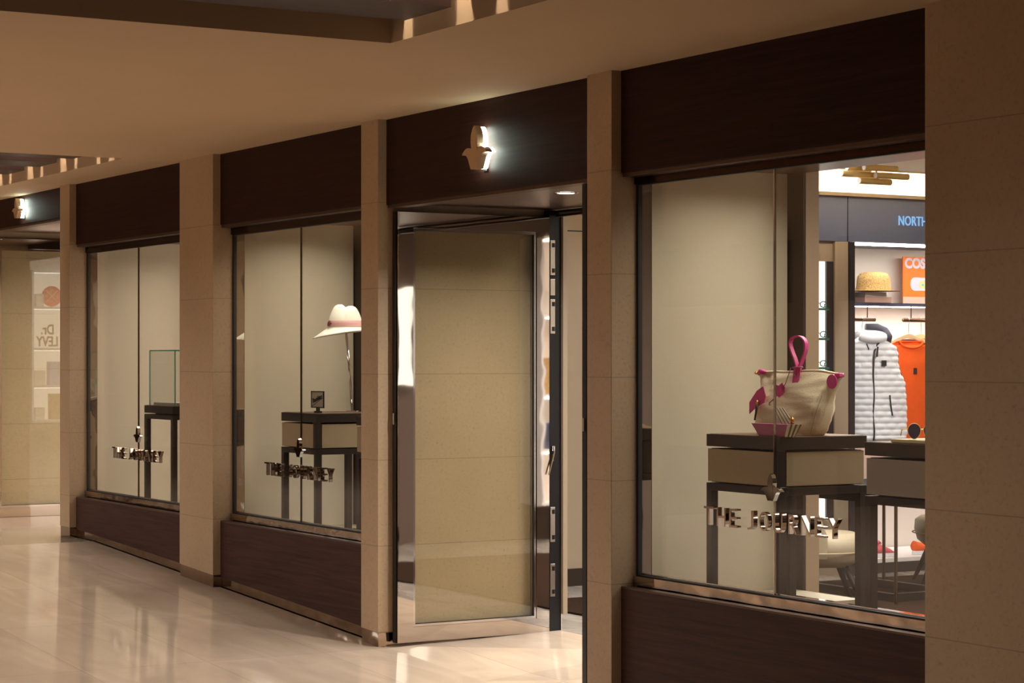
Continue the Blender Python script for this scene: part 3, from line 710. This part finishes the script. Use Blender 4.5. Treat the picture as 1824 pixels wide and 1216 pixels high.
MB().tube([(.088 + .004 * sin(k), 0 + .004 * sin(k * .8), .01 + k * .0345) for k in range(18)] + [(.07, .012, .64), (.06, .035, .685), (.064, .05, .70)], .006, 8).build('zip', 'zipm', v, smooth=True)
MB().tube([(.09, .03, .67), (.1, .02, .6)], .006, 6).build('zip_pull', 'zipm', v)
MB().tube([(.04, -.06, .75), (.075, -.03, .65)], .004, 6).build('drawcord', 'zipm', v)
for sg in (1, -1):
    MB().tube([(.0, sg * (lerp(wt, z) + .004), z) for z in [.45 + .02 * k for k in range(12)]], .009, 8).build('armhole_trim', 'zipm', v, smooth=True)
MB().box((.095, .055, .535), (.103, .09, .575)).build('badge', 'zipm', v)
MB().tube([(.101, .115, .33), (.1, .122, .26), (.1, .135, .185)], .0055, 8).build('pocket_zip', 'zipm', v)
# collar and hood
cr = []
for k in range(25):
    a = -.35 * pi + 1.7 * pi * k / 24 + pi * .0
    cx_, cy_ = .01 + .075 * cos(a + .5 * pi * 0), .005 + .095 * sin(a)
    cr.append((cx_ * .8, cy_, .725 + .018 * (1 - cos(a))))
MB().tube(cr, .03, 12).build('collar', 'puffer', v, smooth=True)
MB().tube([(.02, .11, .71), (.0, .13, .74), (-.04, .125, .775), (-.07, .08, .80), (-.08, 0, .80)], .042, 12, r2=.036).build('hood_lining', 'hoodlin', v, smooth=True)
MB().tube([(.035, .09, .66), (.03, .12, .69), (0, .155, .735), (-.04, .155, .78)], .012, 8).build('hood_edge', 'zipm', v, smooth=True)
# orange shirt
s = empty('orange_shirt', (-11.99, 5.15, .88), 'plain orange long-cut shirt on a beech hanger beside the white vest', 'shirt', rz=radians(-20))
wt2 = [(0, .24), (.3, .235), (.5, .225), (.6, .225), (.66, .22), (.70, .19), (.73, .14), (.752, .10), (.758, .098)]
rings = []
for j in range(61):
    z = .758 * j / 60; ww = lerp(wt2, z); dd = .055 if z < .6 else .055 - .15 * (z - .6)
    rings.append([((dd + .010 * sin(a * 2 * pi / 64 * 9 + 1.5 * z) * (1 - z)) * cos(a * 2 * pi / 64), ww * sin(a * 2 * pi / 64), z - (.05 * max(0, cos(a * 2 * pi / 64)) if j > 57 else 0)) for a in range(64)])
MB().loft(rings).build('shirt_body', 'orange', s, smooth=True)
for sg in (1, -1):
    MB().tube([(0, sg * .17, .69), (0, sg * .235, .62), (.01, sg * .26, .5), (.01, sg * .27, .40)], .052, 16, r2=.06).build('sleeve', 'orange', s, smooth=True)
MB().tube([(.035 + .02 * cos(a), .085 * sin(a), .745 - .045 * max(0, cos(a))) for a in [k * pi / 12 for k in range(24)]], .008, 8, closed=True).build('neckband', 'orange', s, smooth=True)
MB().tube([(-.02, -.06, .752), (-.028, 0, .756), (-.02, .06, .752)], .009, 8).build('grey_neck_tape', 'hoodlin', s)
MB().box((.062, .005, .51), (.068, .030, .555)).build('badge', 'zipm', s)
# low plinth with shoes
pl = empty('display_plinth', (-11.9, 6.14, 0), 'low white plinth under the hanging clothes', 'plinth')
MB().box((-.48, -1.742, .075), (.2, 1.7, .105)).build('top', 'white', pl, bevel=.002)
MB().box((-.48, -1.742, 0), (.17, 1.7, .074)).build('recessed_base', 'post', pl)
def shoe(x, y, z, rz, m, lab):
    r = empty('sneaker', (x, y, z), lab, 'shoe', rz=rz)
    L_ = []
    for k in range(15):
        t_ = k / 14; x_ = -.13 + .26 * t_; w_ = .034 + .014 * sin(pi * min(1, t_ * 1.1)) if t_ < .93 else .03; hh = .085 - .02 * sin(pi * t_) if t_ < .45 else .085 - .06 * ((t_ - .45) / .55) ** 1.0
        if t_ > .9: hh *= .8
        L_.append([(x_, w_ * cos(a * pi / 8) * (1 if sin(a * pi / 8) < .3 else .85), .024 + max(0, hh - .01) * (.5 + .5 * sin(a * pi / 8))) for a in range(16)])
    MB().loft(L_).build('upper', m, r, smooth=True)
    out = [(-.135 + .135 * (1 - cos(pi * k / 16)), .042 * sin(pi * k / 16) ** .5) for k in range(17)]
    pts = [(a, b, 0) for a, b in out] + [(a, -b, 0) for a, b in out[-2:0:-1]]
    MB().prism(pts, (0, 0, .028)).build('sole', 'sole', r, bevel=.004)
    MB().tube([(-.02, -.02, .1), (0, .0, .108), (.03, .02, .095), (.0, .015, .1), (-.01, -.0, .104)], .008, 8).build('laces', m, r, smooth=True)
shoe(-11.80, 4.70, .106, radians(84), 'shoe', 'coral pink sneaker with white sole on the low plinth')
shoe(-11.82, 5.16, .106, radians(95), 'orange', 'orange sneaker with white sole on the low plinth')

# rug, desk, chairs
r = MB().box((-11.42, 1.5, .001), (-6.2, 6.5, .012)).build('floor_rug', 'rug'); tag(r, 'large brown rug under the desk and cream chairs', 'rug')
d = empty('writing_desk', (-10.6, 3.76, .012), 'dark desk on thin bronze legs deep inside the shop', 'desk')
MB().box((-.6, -.42, .66), (.6, .42, .69)).build('top', 'deskdark', d, bevel=.002)
MB().box((-.55, -.38, .605), (.30, .38, .658)).build('drawer_box', 'deskdark', d, bevel=.002)
for x_, y_ in ((.5, -.36), (-.5, -.36), (.5, .36), (-.46, .36)): MB().tube([(x_, y_, 0), (x_, y_, .66)], .011, 10).build('leg', 'bronze', d)
MB().box((-.45, .2, .0), (.36, .24, .05)).box((.36, -.3, 0), (.4, .24, .05)).box((-.45, -.3, 0), (.36, -.26, .05)).build('base_frame', 'deskdark', d)
bk = MB().box((-.12, -.09, 0), (.12, .09, .022)).build('catalogue', 'coral', loc=(-10.98, 3.5, .7025)); tag(bk, 'coral red covered book lying on the desk', 'book')
def chair(x, y, rz, lab):
    r = empty('lounge_chair', (x, y, .012), lab, 'chair', 'cream chairs at the desk', rz=rz)
    # rounded tub: rings of superellipse
    def ring(z, a, b, cx=0): return [(cx + a * math.copysign(abs(cos(t)) ** .75, cos(t)), b * math.copysign(abs(sin(t)) ** .75, sin(t)), z) for t in [k * 2 * pi / 40 for k in range(40)]]
    MB().loft([ring(.24, .1, .1), ring(.25, .2, .2), ring(.29, .25, .25), ring(.36, .27, .27), ring(.42, .265, .265), ring(.445, .23, .23), ring(.45, .1, .1)]).build('seat', 'chairf', r, smooth=True)
    rows_ = []
    for k in range(21):
        a = pi * .5 + pi * (k / 20); hgt = .44 + .36 * sin(pi * k / 20) ** .6
        c_, s_ = cos(a), sin(a)
        rows_.append([(.27 * c_ * (1 + .06 * t_) + .02, .28 * s_ * (1 + .05 * t_), .3 + (hgt - .3) * t_) for t_ in (0, .33, .66, 1)] + [(.225 * c_ * (1 + .1 * t_) + .02, .235 * s_ * (1 + .08 * t_), .3 + (hgt - .3) * t_) for t_ in (1, .66, .33, 0)])
    MB().loft(rows_).build('back_shell', 'chairf', r, smooth=True, bevel=.01)
    MB().tube([(.285 * cos(a), .295 * sin(a), .34) for a in [k * 2 * pi / 40 for k in range(40)]], .004, 6, closed=True).build('seam_piping', 'drawer', r)
    for sx_, sy_ in ((1, 1), (1, -1), (-1, 1), (-1, -1)):
        MB().tube([(.13 * sx_, .13 * sy_, .3), (.25 * sx_, .25 * sy_, 0)], .024, 12, r2=.012).build('leg', 'chairleg', r, smooth=True)
chair(-10.27, 2.93, radians(60), 'cream leather tub chair in front of the desk, its seat seen between table legs')
chair(-10.85, 4.56, radians(235), 'cream leather tub chair behind the desk beside the wide limestone pillar')

# chandelier
ch = empty('chandelier', (-10.1, 3.2, 2.6), 'cluster of brushed gold tubes hanging under the shop ceiling', 'pendant lamp')
for (dx, dz, y0, y1) in ((-.02, .045, -.16, .02), (.04, .045, -.08, .17), (0, .005, -.22, .06), (.05, .0, .0, .25), (.02, -.035, -.1, .14)):
    q = MB().tube([(dx, y0, dz), (dx, y1, dz)], .019, 20).build('gold_tube', 'gold', ch, smooth=False)
    MB().tube([(dx, y0 - .003, dz), (dx, y0 - .0003, dz)], .016, 20).build('end_cap', 'white', q)
MB().tube([(.01, .04, .02), (.01, .04, .397)], .006, 8).build('stem', 'gold', ch)
ra = MB().box((-11.1, 3.0, 2.75), (-8.4, 5.6, 2.80)).build('ceiling_raft', 'plaster2'); tag(ra, 'suspended pale ceiling raft with gold trim', 'ceiling raft', None, 'structure')
MB().box((-11.11, 2.99, 2.744), (-8.39, 3.0, 2.756)).box((-11.11, 2.99, 2.744), (-11.10, 5.6, 2.756)).build('gold_trim', 'gold', ra)
MB().tube([(-11.05, 4.35, 2.8), (-11.05, 4.35, 3.0)], .01, 8).build('hanging_rod', 'gold', ra)

# ------------------------------------------------------------------ window display tables
def table(x0, z0, lab, box=True, m='drawer', w_=.515, d_=.46, grp='bronze framed display tables in the windows', rail_=False):
    r = empty('display_table', (x0 + w_ / 2, .2 + d_ / 2, z0), lab, 'display table', grp)
    a, b = w_ / 2, d_ / 2; H = 1.177 - z0
    MB().box((-a, -b, H - .052), (a, b, H)).build('table_top', 'tabletop', r, bevel=.0015)
    MB().box((-a + .012, -b + .012, H), (a - .012, b - .012, H + .0015)).build('top_inlay', 'lining', r)
    if box:
        zt, zb = H - .06, H - .205
        MB().box((-a + .022, -b + .012, zb), (a - .022, b - .012, zt)).build('drawer_body', 'darkbrown', r)
        MB().box((-a + .014, -b - .002, zb + .003), (a - .04, -b + .011, zt - .002)).build('front_panel', m, r, bevel=.001)
        MB().box((a - .021, -b + .04, zb + .003), (a - .008, b - .01, zt - .002)).build('side_panel', m, r, bevel=.001)
        MB().box((a - .036, -b - .004, zb), (a - .002, -b + .032, zt + .008)).build('corner_post', 'darkbrown', r)
        MB().box((-a + .1, b - .012, zb + .003), (a - .1, b - .004, zt - .002)).build('rear_panel', m, r)
        zfr = zb - .004
    else: zfr = H - .06
    t_ = .036
    fr = MB()
    fr.box((-a, -b, zfr - .032), (a, -b + t_, zfr)).box((-a, b - t_, zfr - .032), (a, b, zfr)).box((-a, -b + t_, zfr - .032), (-a + t_, b - t_, zfr)).box((a - t_, -b + t_, zfr - .032), (a, b - t_, zfr))
    fr.build('apron_frame', 'tabletop', r, bevel=.001)
    MB().box((-a + .06, -b + .06, zfr), (a - .06, b - .06, zfr + .006)).build('spacer', 'black', r)
    for sx_ in (-1, 1):
        for sy_ in (-1, 1):
            cx_, cy_ = sx_ * (a - t_ / 2), sy_ * (b - t_ / 2)
            MB().box((cx_ - t_ / 2, cy_ - t_ / 2, 0), (cx_ + t_ / 2, cy_ + t_ / 2, zfr - .032)).build('leg', 'tabletop', r, bevel=.001)
    if rail_:
        b4 = MB(); b4.box((-a + t_, -b, 0), (a - t_, -b + t_, .034)).box((-a + t_, b - t_, 0), (a - t_, b, .034)).box((-a, -b + t_, 0), (-a + t_, b - t_, .034)).box((a - t_, -b + t_, 0), (a, b - t_, .034)).build('base_rail', 'tabletop', r)
    return r
table(-7.604, .0, 'bronze display table carrying the canvas tote bag')
table(-6.552, .0, 'bronze display table with shade-greyed drawer front at the right edge of the nearest window', m='drawershade', w_=.56)
table(-12.01, .0, 'bronze display table carrying the white hat', w_=.495)
table(-10.99, .0, 'bronze display table half hidden by the slim pillar right of the hat', w_=.5)
table(-14.31, .2, 'drawerless bronze table under the glass case in the farthest window', box=False, w_=.53)

# glass case
gc = empty('glass_case', (-14.045, .43, 1.18), 'clear glass display case with green edges on the farthest window table', 'display case')
a, b, H = .235, .2, .375
for p0, p1 in (((-a, -b, 0), (a, -b + .005, H)), ((-a, b - .005, 0), (a, b, H)), ((-a, -b + .005, 0), (-a + .005, b - .005, H)), ((a - .005, -b + .005, 0), (a, b - .005, H)), ((-a, -b, H), (a, b, H + .005))):
    MB().box(p0, p1).build('glass_panel', 'caseglass', gc)
for x_ in (-a, a):
    for y_ in (-b, b): MB().box((x_ - .003, y_ - .003, 0), (x_ + .003, y_ + .003, H)).build('glass_edge', 'glassedge', gc)
e = MB()
for y_ in (-b, b): e.box((-a, y_ - .003, H - .001), (a, y_ + .003, H + .006))
for x_ in (-a, a): e.box((x_ - .003, -b, H - .001), (x_ + .003, b, H + .006))
e.build('top_edge', 'glassedge', gc)
MB().box((-a + .02, -b + .02, .0), (a - .02, b - .02, .018)).build('inner_base', 'platform', gc)
ph = MB().box((-.012, -.035, 0), (.012, .035, .135)).build('phone_case', 'purple', loc=(-13.885, .36, 1.20), bevel=.006); tag(ph, 'purple phone case standing inside the glass case', 'phone case')

# second case farther right hidden edge: hat display
h = empty('fedora_hat', (-11.865, .56, 1.685), 'white felt fedora with pink ribbon on a thin stand', 'hat', rz=radians(62))
def droop(a):   # brim falls towards -x (front), slight rise at the sides
    return -.75 * (.5 - .5 * cos(a)) ** 1.5 - .1 * (.5 + .5 * cos(a))
prof = [(.185, 0), (.183, .003), (.16, .003), (.13, .003), (.101, .004), (.097, .02), (.093, .05), (.085, .08), (.076, .105), (.067, .125), (.056, .139), (.042, .146), (.022, .148), (.002, .148)]
def pinch(x, y, z, r, a):
    if z > .06:
        k_ = min(1, (z - .06) / .08)
        y *= 1 - .25 * k_ * (x < 0)
        z -= .020 * k_ * math.exp(-((x - .006) / .017) ** 2)
        if x > .02: z -= .008 * k_
        if x < -.03 and abs(y) > .02: x += .006 * k_
    return x, y, z
MB().loft(hat_rings(prof, .101, 1.08, .92, droop, pinch, 72)).build('felt_body', 'felt', h, smooth=True)
def band(z0, z1, off): return [[((r + off) * 1.08 * cos(k * pi / 32), (r + off) * .92 * sin(k * pi / 32), z) for k in range(64)] for r, z in ((.0985, z0), (.096, (z0 + z1) / 2), (.0935, z1), (.0925, z1), (.097, z0))]
MB().loft(band(.012, .048, .003), cap=False).build('ribbon', 'ribbon', h, smooth=True)
MB().tube([(-.102 + 0, -.045, .02), (-.098, -.055, .034), (-.09, -.06, .046)], .007, 8).tube([(-.1, -.03, .03), (-.094, -.052, .036), (-.085, -.068, .03)], .006, 8).build('bow', 'ribbondark', h, smooth=True)
st = empty('hat_stand', (-11.87, .61, 1.179), 'thin chrome stand holding up the white hat', 'hat stand')
MB().tube([(0, .0, .006), (.004, -.02, .25), (.006, -.045, .49)], .008, 10).build('pole', 'chrome', st, smooth=True)
MB().tube([(.006, -.047, .49), (.006, -.047, .5)], .03, 16).build('holder', 'chrome', st)
MB().tube([(0, 0, 0), (0, 0, .006)], .04, 24).build('base', 'chrome', st)
sg = empty('table_sign', (-11.66, .27, 1.179), 'small square framed sign with script lettering on the hat table', 'sign')
MB().box((-.01, -.012, 0), (.05, .012, .012)).build('foot', 'black', sg)
MB().box((.0, -.004, .012), (.04, .004, .03)).build('stem', 'black', sg)
fr = MB(); X0, X1, Z0, Z1 = -.07, .1, .03, .13
fr.box((X0, -.004, Z0), (X1, .004, Z0 + .006)).box((X0, -.004, Z1 - .006), (X1, .004, Z1)).box((X0, -.004, Z0), (X0 + .006, .004, Z1)).box((X1 - .006, -.004, Z0), (X1, .004, Z1))
fr.build('frame', 'black', sg)
MB().box((X0, -.001, Z0), (X1, .001, Z1)).build('plate', 'platform', sg)
tx = text('script_lettering', 'Bambino', .038, 'black', ((X0 + X1) / 2, -.0025, .085), (radians(90), radians(-14), 0), sg, extrude=.0006, bold=.0012)
MB().tube([(X0 + .01, -.003, .04), (X1 - .01, -.003, .09)], .0014, 6).build('underline', 'black', sg)

# ------------------------------------------------------------------ canvas tote bag (big face towards +x)
bag = empty('tote_bag', (-7.30, .42, 1.1795), 'natural canvas tote bag with pink leather strap on the near display table', 'bag', rz=radians(-75))
NB = 96; BH = .268
def bag_dx(t_): return .054 * (1 - t_) ** .7 + .009 + .016 * sin(pi * t_)
def bag_ring(z):
    t_ = min(1, z / BH)
    wy = .155 + .066 * t_ ** .85
    if t_ < .06: wy -= .006 * (1 - t_ / .06)
    dx = bag_dx(t_)
    ring = []
    for k in range(NB):
        a = 2 * pi * k / NB; ca, sa = cos(a), sin(a)
        x = dx * math.copysign(abs(ca) ** (.35 + .25 * t_), ca); y = wy * math.copysign(abs(sa) ** (.4 + .3 * t_), sa)
        f_ = sin(pi * t_)
        wr = .005 * sin(5 * y / .2 + 9 * t_) * f_ + .0035 * sin(23 * y + 5 * sin(11 * t_) + 6 * t_) * (1 - .3 * t_)
        wr += .007 * math.exp(-((y - .13 - .05 * t_) / .016) ** 2) * f_ - .014 * math.exp(-((y + .12 + .05 * t_) / .022) ** 2) * t_ * (t_ < .97)
        x += wr * (1 if ca > 0 else -1)
        if abs(sa) > .93: x *= 1 - .5 * f_ ** 2 * (1 if sa < 0 else .45)
        zz = z
        if t_ > .9: zz += -.010 * max(0, (abs(y) - .12) / .1) + .003 * sin(21 * y)
        if y < -.12 and t_ > .55: y += .018 * sin(pi * (t_ - .55) / .45)
        if y > .10 and .35 < t_ < .8: y -= .008 * sin(pi * (t_ - .35) / .45)
        ring.append((x, y + .05 * t_, zz))
    return ring
zs = [0, .003, .009, .02] + [.035 + .0137 * k for k in range(17)] + [BH]
MB().loft([bag_ring(z) for z in zs]).build('canvas_body', 'canvas', bag, smooth=True)
MB().tube([(x_ * 1.02, y_, z_ + .001) for x_, y_, z_ in bag_ring(BH)], .0035, 6, closed=True).build('rim_piping', 'canvas', bag, smooth=True)
sp = [(bag_dx(z / BH) * .95 + .003, .148 + .085 * (z / BH), z) for z in [.01 * k for k in range(1, 18)]]
MB().tube(sp, .0011, 5).build('side_seam', 'drawer', bag)
fx = lambda z: bag_dx(z / BH)
cys = .055
loop = [(-.008, .255), (-.004, .285), (-.012, .315), (-.030, .35), (-.041, .378), (-.041, .395), (-.030, .410), (-.006, .418), (.018, .414), (.036, .400), (.044, .378), (.038, .348), (.022, .315), (.008, .288), (.004, .262)]
def smooth(pts, n=3):
    for _ in range(n):
        q_ = [pts[0]]
        for a_, b_ in zip(pts, pts[1:]): q_ += [tuple(.75 * u_ + .25 * w2 for u_, w2 in zip(a_, b_)), tuple(.25 * u_ + .75 * w2 for u_, w2 in zip(a_, b_))]
        pts = q_ + [pts[-1]]
    return pts
MB().ribbon([(.020, cys + a_, b_) for a_, b_ in smooth(loop, 2)], (.017, .004, 0), .005).build('strap_loop', 'pink', bag, smooth=False)
MB().hexa([(.040, cys - .022, .19), (.040, cys + .010, .19), (.034, cys + .010, .19), (.034, cys - .022, .19), (.030, cys - .016, .282), (.030, cys + .018, .282), (.024, cys + .018, .282), (.024, cys - .016, .282)]).build('strap_tab', 'pink', bag, bevel=.0015)
for z in (.205, .252): MB().tube([(.028, cys - .003, z), (.042 - (z - .19) * .08, cys - .003, z)], .003, 8).build('rivet', 'chrome', bag)
MB().tube([(.024 + .020 * cos(a), cys + .020 * sin(a), .284 + .002 * sin(a)) for a in [k * pi / 8 for k in range(16)]], .0035, 6, closed=True).build('tie_cord', 'plum', bag, smooth=True)
MB().tube([(.044, .035, .284), (.046, .022, .25), (.050, .010, .215), (.054, -.012, .185)], .0018, 6).build('charm_cord', 'plum', bag, smooth=True)
MB().tube([(.060, -.02, .172), (.063, -.042, .15), (.064, -.066, .133), (.064, -.062, .124)], .0022, 6).build('cord_end', 'plum', bag, smooth=True)
cp = [(0, -.030), (.016, -.018), (.030, -.004), (.016, -.002), (.030, .014), (.012, .008), (.016, .034), (-.002, .020), (-.022, .026), (-.018, .004), (-.022, -.014)]
chm = MB(); pv = [chm.bm.verts.new((.058, -.014 + dy, .187 + dz)) for dy, dz in cp]; pw = [chm.bm.verts.new((.062, -.014 + dy, .187 + dz)) for dy, dz in cp]
f1 = chm.bm.faces.new(pv); f2 = chm.bm.faces.new(pw[::-1])
for k in range(len(cp)): chm.bm.faces.new((pv[k], pw[k], pw[(k + 1) % len(cp)], pv[(k + 1) % len(cp)]))
bmesh.ops.triangulate(chm.bm, faces=[f1, f2]); chm.build('leather_charm', 'pink', bag)
MB().prism([(.030, .238 + .026 * cos(a * pi / 14), .226 + .030 * sin(a * pi / 14)) for a in range(28)], (.005, 0, 0)).build('round_patch', 'pink', bag, bevel=.001)
MB().box((-.012, .246, .244), (.028, .272, .262)).build('end_tab', 'pink', bag, bevel=.004)
MB().tube([(.0, -.168, .258), (.016, -.150, .268), (.018, -.125, .264)], .010, 10).build('rolled_tab', 'pink', bag, smooth=True)
MB().tube([(.010, -.176, .262), (.014, -.176, .258)], .007, 10).build('ring', 'brass', bag)
tp = [(-.16, .085), (-.16, .135), (-.12, .185), (-.085, .205), (-.073, .165), (-.08, .135), (-.118, .118)]
tg = MB(); tg.prism([(.076, y_, z_) for y_, z_ in tp], (.004, 0, 0)); tg.build('leather_tag', 'pink', bag, bevel=.001)
MB().tube([(.088, -.124, .06), (.088, -.116, .095), (.088, -.112, .125)], .0035, 8, r2=.006).build('pen_holder', 'black', bag, smooth=True)
MB().tube([(.088, -.112, .118), (.088, -.109, .145)], .0045, 8).build('pen_tip', 'brass', bag, smooth=True)

# pink tray folded like a boat, striped end, with fan of cream paper
tr = empty('leather_tray', (-7.155, .244, 1.179), 'plum pink leather tray with striped end in front of the tote bag', 'tray')
MB().hexa([(-.10, -.026, 0), (.075, -.026, 0), (.075, .026, 0), (-.10, .026, 0), (-.14, -.036, .052), (.105, -.036, .052), (.105, .036, .052), (-.14, .036, .052)]).build('tray_body', 'plum', tr, bevel=.0015)
for k in range(6):
    y0_, y1_ = -.026 + k * .0088, -.026 + (k + 1) * .0088; Y0_, Y1_ = -.036 + k * .0122, -.036 + (k + 1) * .0122; p_ = .006 if k % 2 == 0 else .002
    MB().hexa([(.0755, y0_, 0), (.0755 + p_, y0_, 0), (.0755 + p_, y1_, 0), (.0755, y1_, 0), (.1058, Y0_, .052), (.1058 + p_, Y0_, .052), (.1058 + p_, Y1_, .052), (.1058, Y1_, .052)]).build('stripe', 'stripe' if k % 2 == 0 else 'stripe2', tr)
for k in range(4):
    MB().prism([(.035 + k * .016, -.012 + .006 * k, .0525), (.047 + k * .016, -.012 + .006 * k, .0525), (-.012 + k * .012, -.012 + .006 * k, .118), (-.020 + k * .012, -.012 + .006 * k, .118)], (0, .003, 0)).build('paper_strip', 'platform', tr)
MB().tube([(.088, .0, .053), (.084, .0, .072), (.09, .0, .082), (.098, .0, .072), (.096, .0, .053)], .005, 8).build('brass_clip', 'brass', tr, smooth=True)

# tray and sunglasses on the right table
tt = MB().box((-.2, -.09, 0), (.2, .09, .014)).build('wooden_tray', 'stripe', loc=(-6.21, .30, 1.179), bevel=.003); tag(tt, 'pale wooden tray with sunglasses on the right-hand display table', 'tray')
def sunglasses(x, y, rz, lab):
    r = empty('sunglasses', (x, y, 1.194), lab, 'sunglasses', rz=rz)
    for dy in (-.03, .03):
        pts = [(0, dy + .024 * cos(a * pi / 10) * (1 + .12 * sin(a * pi / 10)), .031 + .029 * sin(a * pi / 10)) for a in range(20)]
        MB().prism(pts, (.003, 0, 0)).build('lens', 'blueglass', r)
        MB().tube([(.0015, p_[1], p_[2]) for p_ in pts], .0018, 6, closed=True).build('rim', 'gold', r, smooth=True)
        MB().tube([(0, dy * 1.85, .04), (-.1, dy * 1.9, .035), (-.125, dy * 1.9, .01)], .002, 6).build('temple', 'gold', r, smooth=True)
    MB().tube([(0, -.008, .038), (0, .008, .038)], .002, 6).build('bridge', 'gold', r)
sunglasses(-6.29, .262, radians(-30), 'dark blue sunglasses nearest the left end of the pale wooden tray')

# ------------------------------------------------------------------ shelving seen mirrored in the door glass
# farther shop: lit shelf wall facing the open leaf
def lit_shelves(x, y0, y1, z0, z1, levels, side, lab, boxm='white', pw=14):
    r = empty('lit_shelving', (x, (y0 + y1) / 2, z0), lab, 'shelving')
    yc = (y0 + y1) / 2; s_ = side
    MB().box((0, y0 - yc, 0), (.02 * s_, y1 - yc, z1 - z0)).build('back_panel', 'shelfglow' if x < -10 else 'whitewall', r)
    for yy in (y0, y1): MB().box((0, yy - yc - .01, 0), (.3 * s_, yy - yc + .01, z1 - z0)).build('side_panel', 'white', r)
    for z in list(levels) + [z0, z1]:
        b_ = MB().box((.02 * s_, y0 - yc + .011, z - z0 - .012), (.3 * s_, y1 - yc - .011, z - z0 + .012)).build('shelf_board', 'white', r)
        if z > z0: MB().box((.23 * s_, y0 - yc + .02, -.006), (.28 * s_, y1 - yc - .02, 0)).build('light_strip', 'shelfled' if x < -10 else 'led', b_, loc=(0, 0, z - z0 - .0125))
    return r
lit_shelves(-13.2, 1.69, 2.9, .87, 2.39, (2.02, 1.60, 1.22), -1, 'white lit shelving facing the farther door, seen mirrored in its glass')
X_ = -13.26
dsc = empty('round_sign', (X_ - .05, 1.95, 2.033), 'coral disc sign with crossed lines on the top lit shelf', 'sign')
MB().prism([(0, .105 * cos(a * pi / 20), .11 + .105 * sin(a * pi / 20)) for a in range(40)], (.012, 0, 0)).build('disc', 'coral', dsc)
for sg_ in (1, -1): MB().tube([(-.002, -.06, .11 - .06 * sg_), (-.002, .06, .11 + .06 * sg_)], .004, 6).build('cross_line', 'white', dsc)
for ch_, dy, dz in (('J', .06, 0), ('P', -.06, 0), ('O', 0, .055)): text('disc_letter', ch_, .04, 'white', (-.002, dy, .11 + dz), (radians(90), 0, radians(-90)), dsc, extrude=.001, bold=.001)
t = text('standing_lettering', 'Dr.\nLEVY', .145, 'greytxt', (X_ - .06, 1.90, 1.735), (radians(90), 0, radians(-90)), extrude=.004, bold=.003, line=.85, sx=.72); tag(t, 'grey standing letters on the second lit shelf', 'lettering')
for (yy, zz, a_, b_, m_, lab) in ((1.80, 2.033, .04, .13, 'box1', 'pale bottle box left of the coral disc'), (1.80, 1.233, .06, .15, 'box1', 'pale box on the third lit shelf'), (2.0, 1.233, .1, .24, 'box2', 'lavender box on the third lit shelf'), (1.80, .883, .05, .12, 'box1', 'pale box on the bottom lit shelf'), (2.0, .883, .085, .26, 'box3', 'kraft patterned box on the bottom lit shelf')):
    q = MB().box((-.05, -a_, 0), (.05, a_, b_)).build('product_box', m_, loc=(-13.34, yy, zz), bevel=.003); tag(q, lab, 'box')
# nearer shop: bright display opposite the open door leaf
lb = MB().box((-4.98, 2.76, 1.28), (-4.901, 2.87, 2.06)).build('wall_lightbox', 'niche'); tag(lb, 'narrow glowing light box on the taupe right wall of the nearer shop', 'light panel')
lit_shelves(-4.92, 3.95, 5.3, .3, 2.5, (1.85, 1.2, .75), -1, 'broad white lit shelving on the right wall of the nearer shop')
for yy, zz, a_, b_, m_, lab in ((4.12, 1.863, .1, .2, 'box1', 'pale box on the broad lit shelving'), (4.15, 1.213, .13, .3, 'straw', 'straw coloured box on the broad lit shelving'), (4.1, .763, .12, .22, 'navy', 'navy box on the broad lit shelving'), (4.5, 1.213, .12, .2, 'navy', 'second navy box on the broad lit shelving')):
    q = MB().box((-.06, -a_, 0), (.06, a_, b_)).build('product_box', m_, loc=(-5.06, yy, zz), bevel=.003); tag(q, lab, 'box')
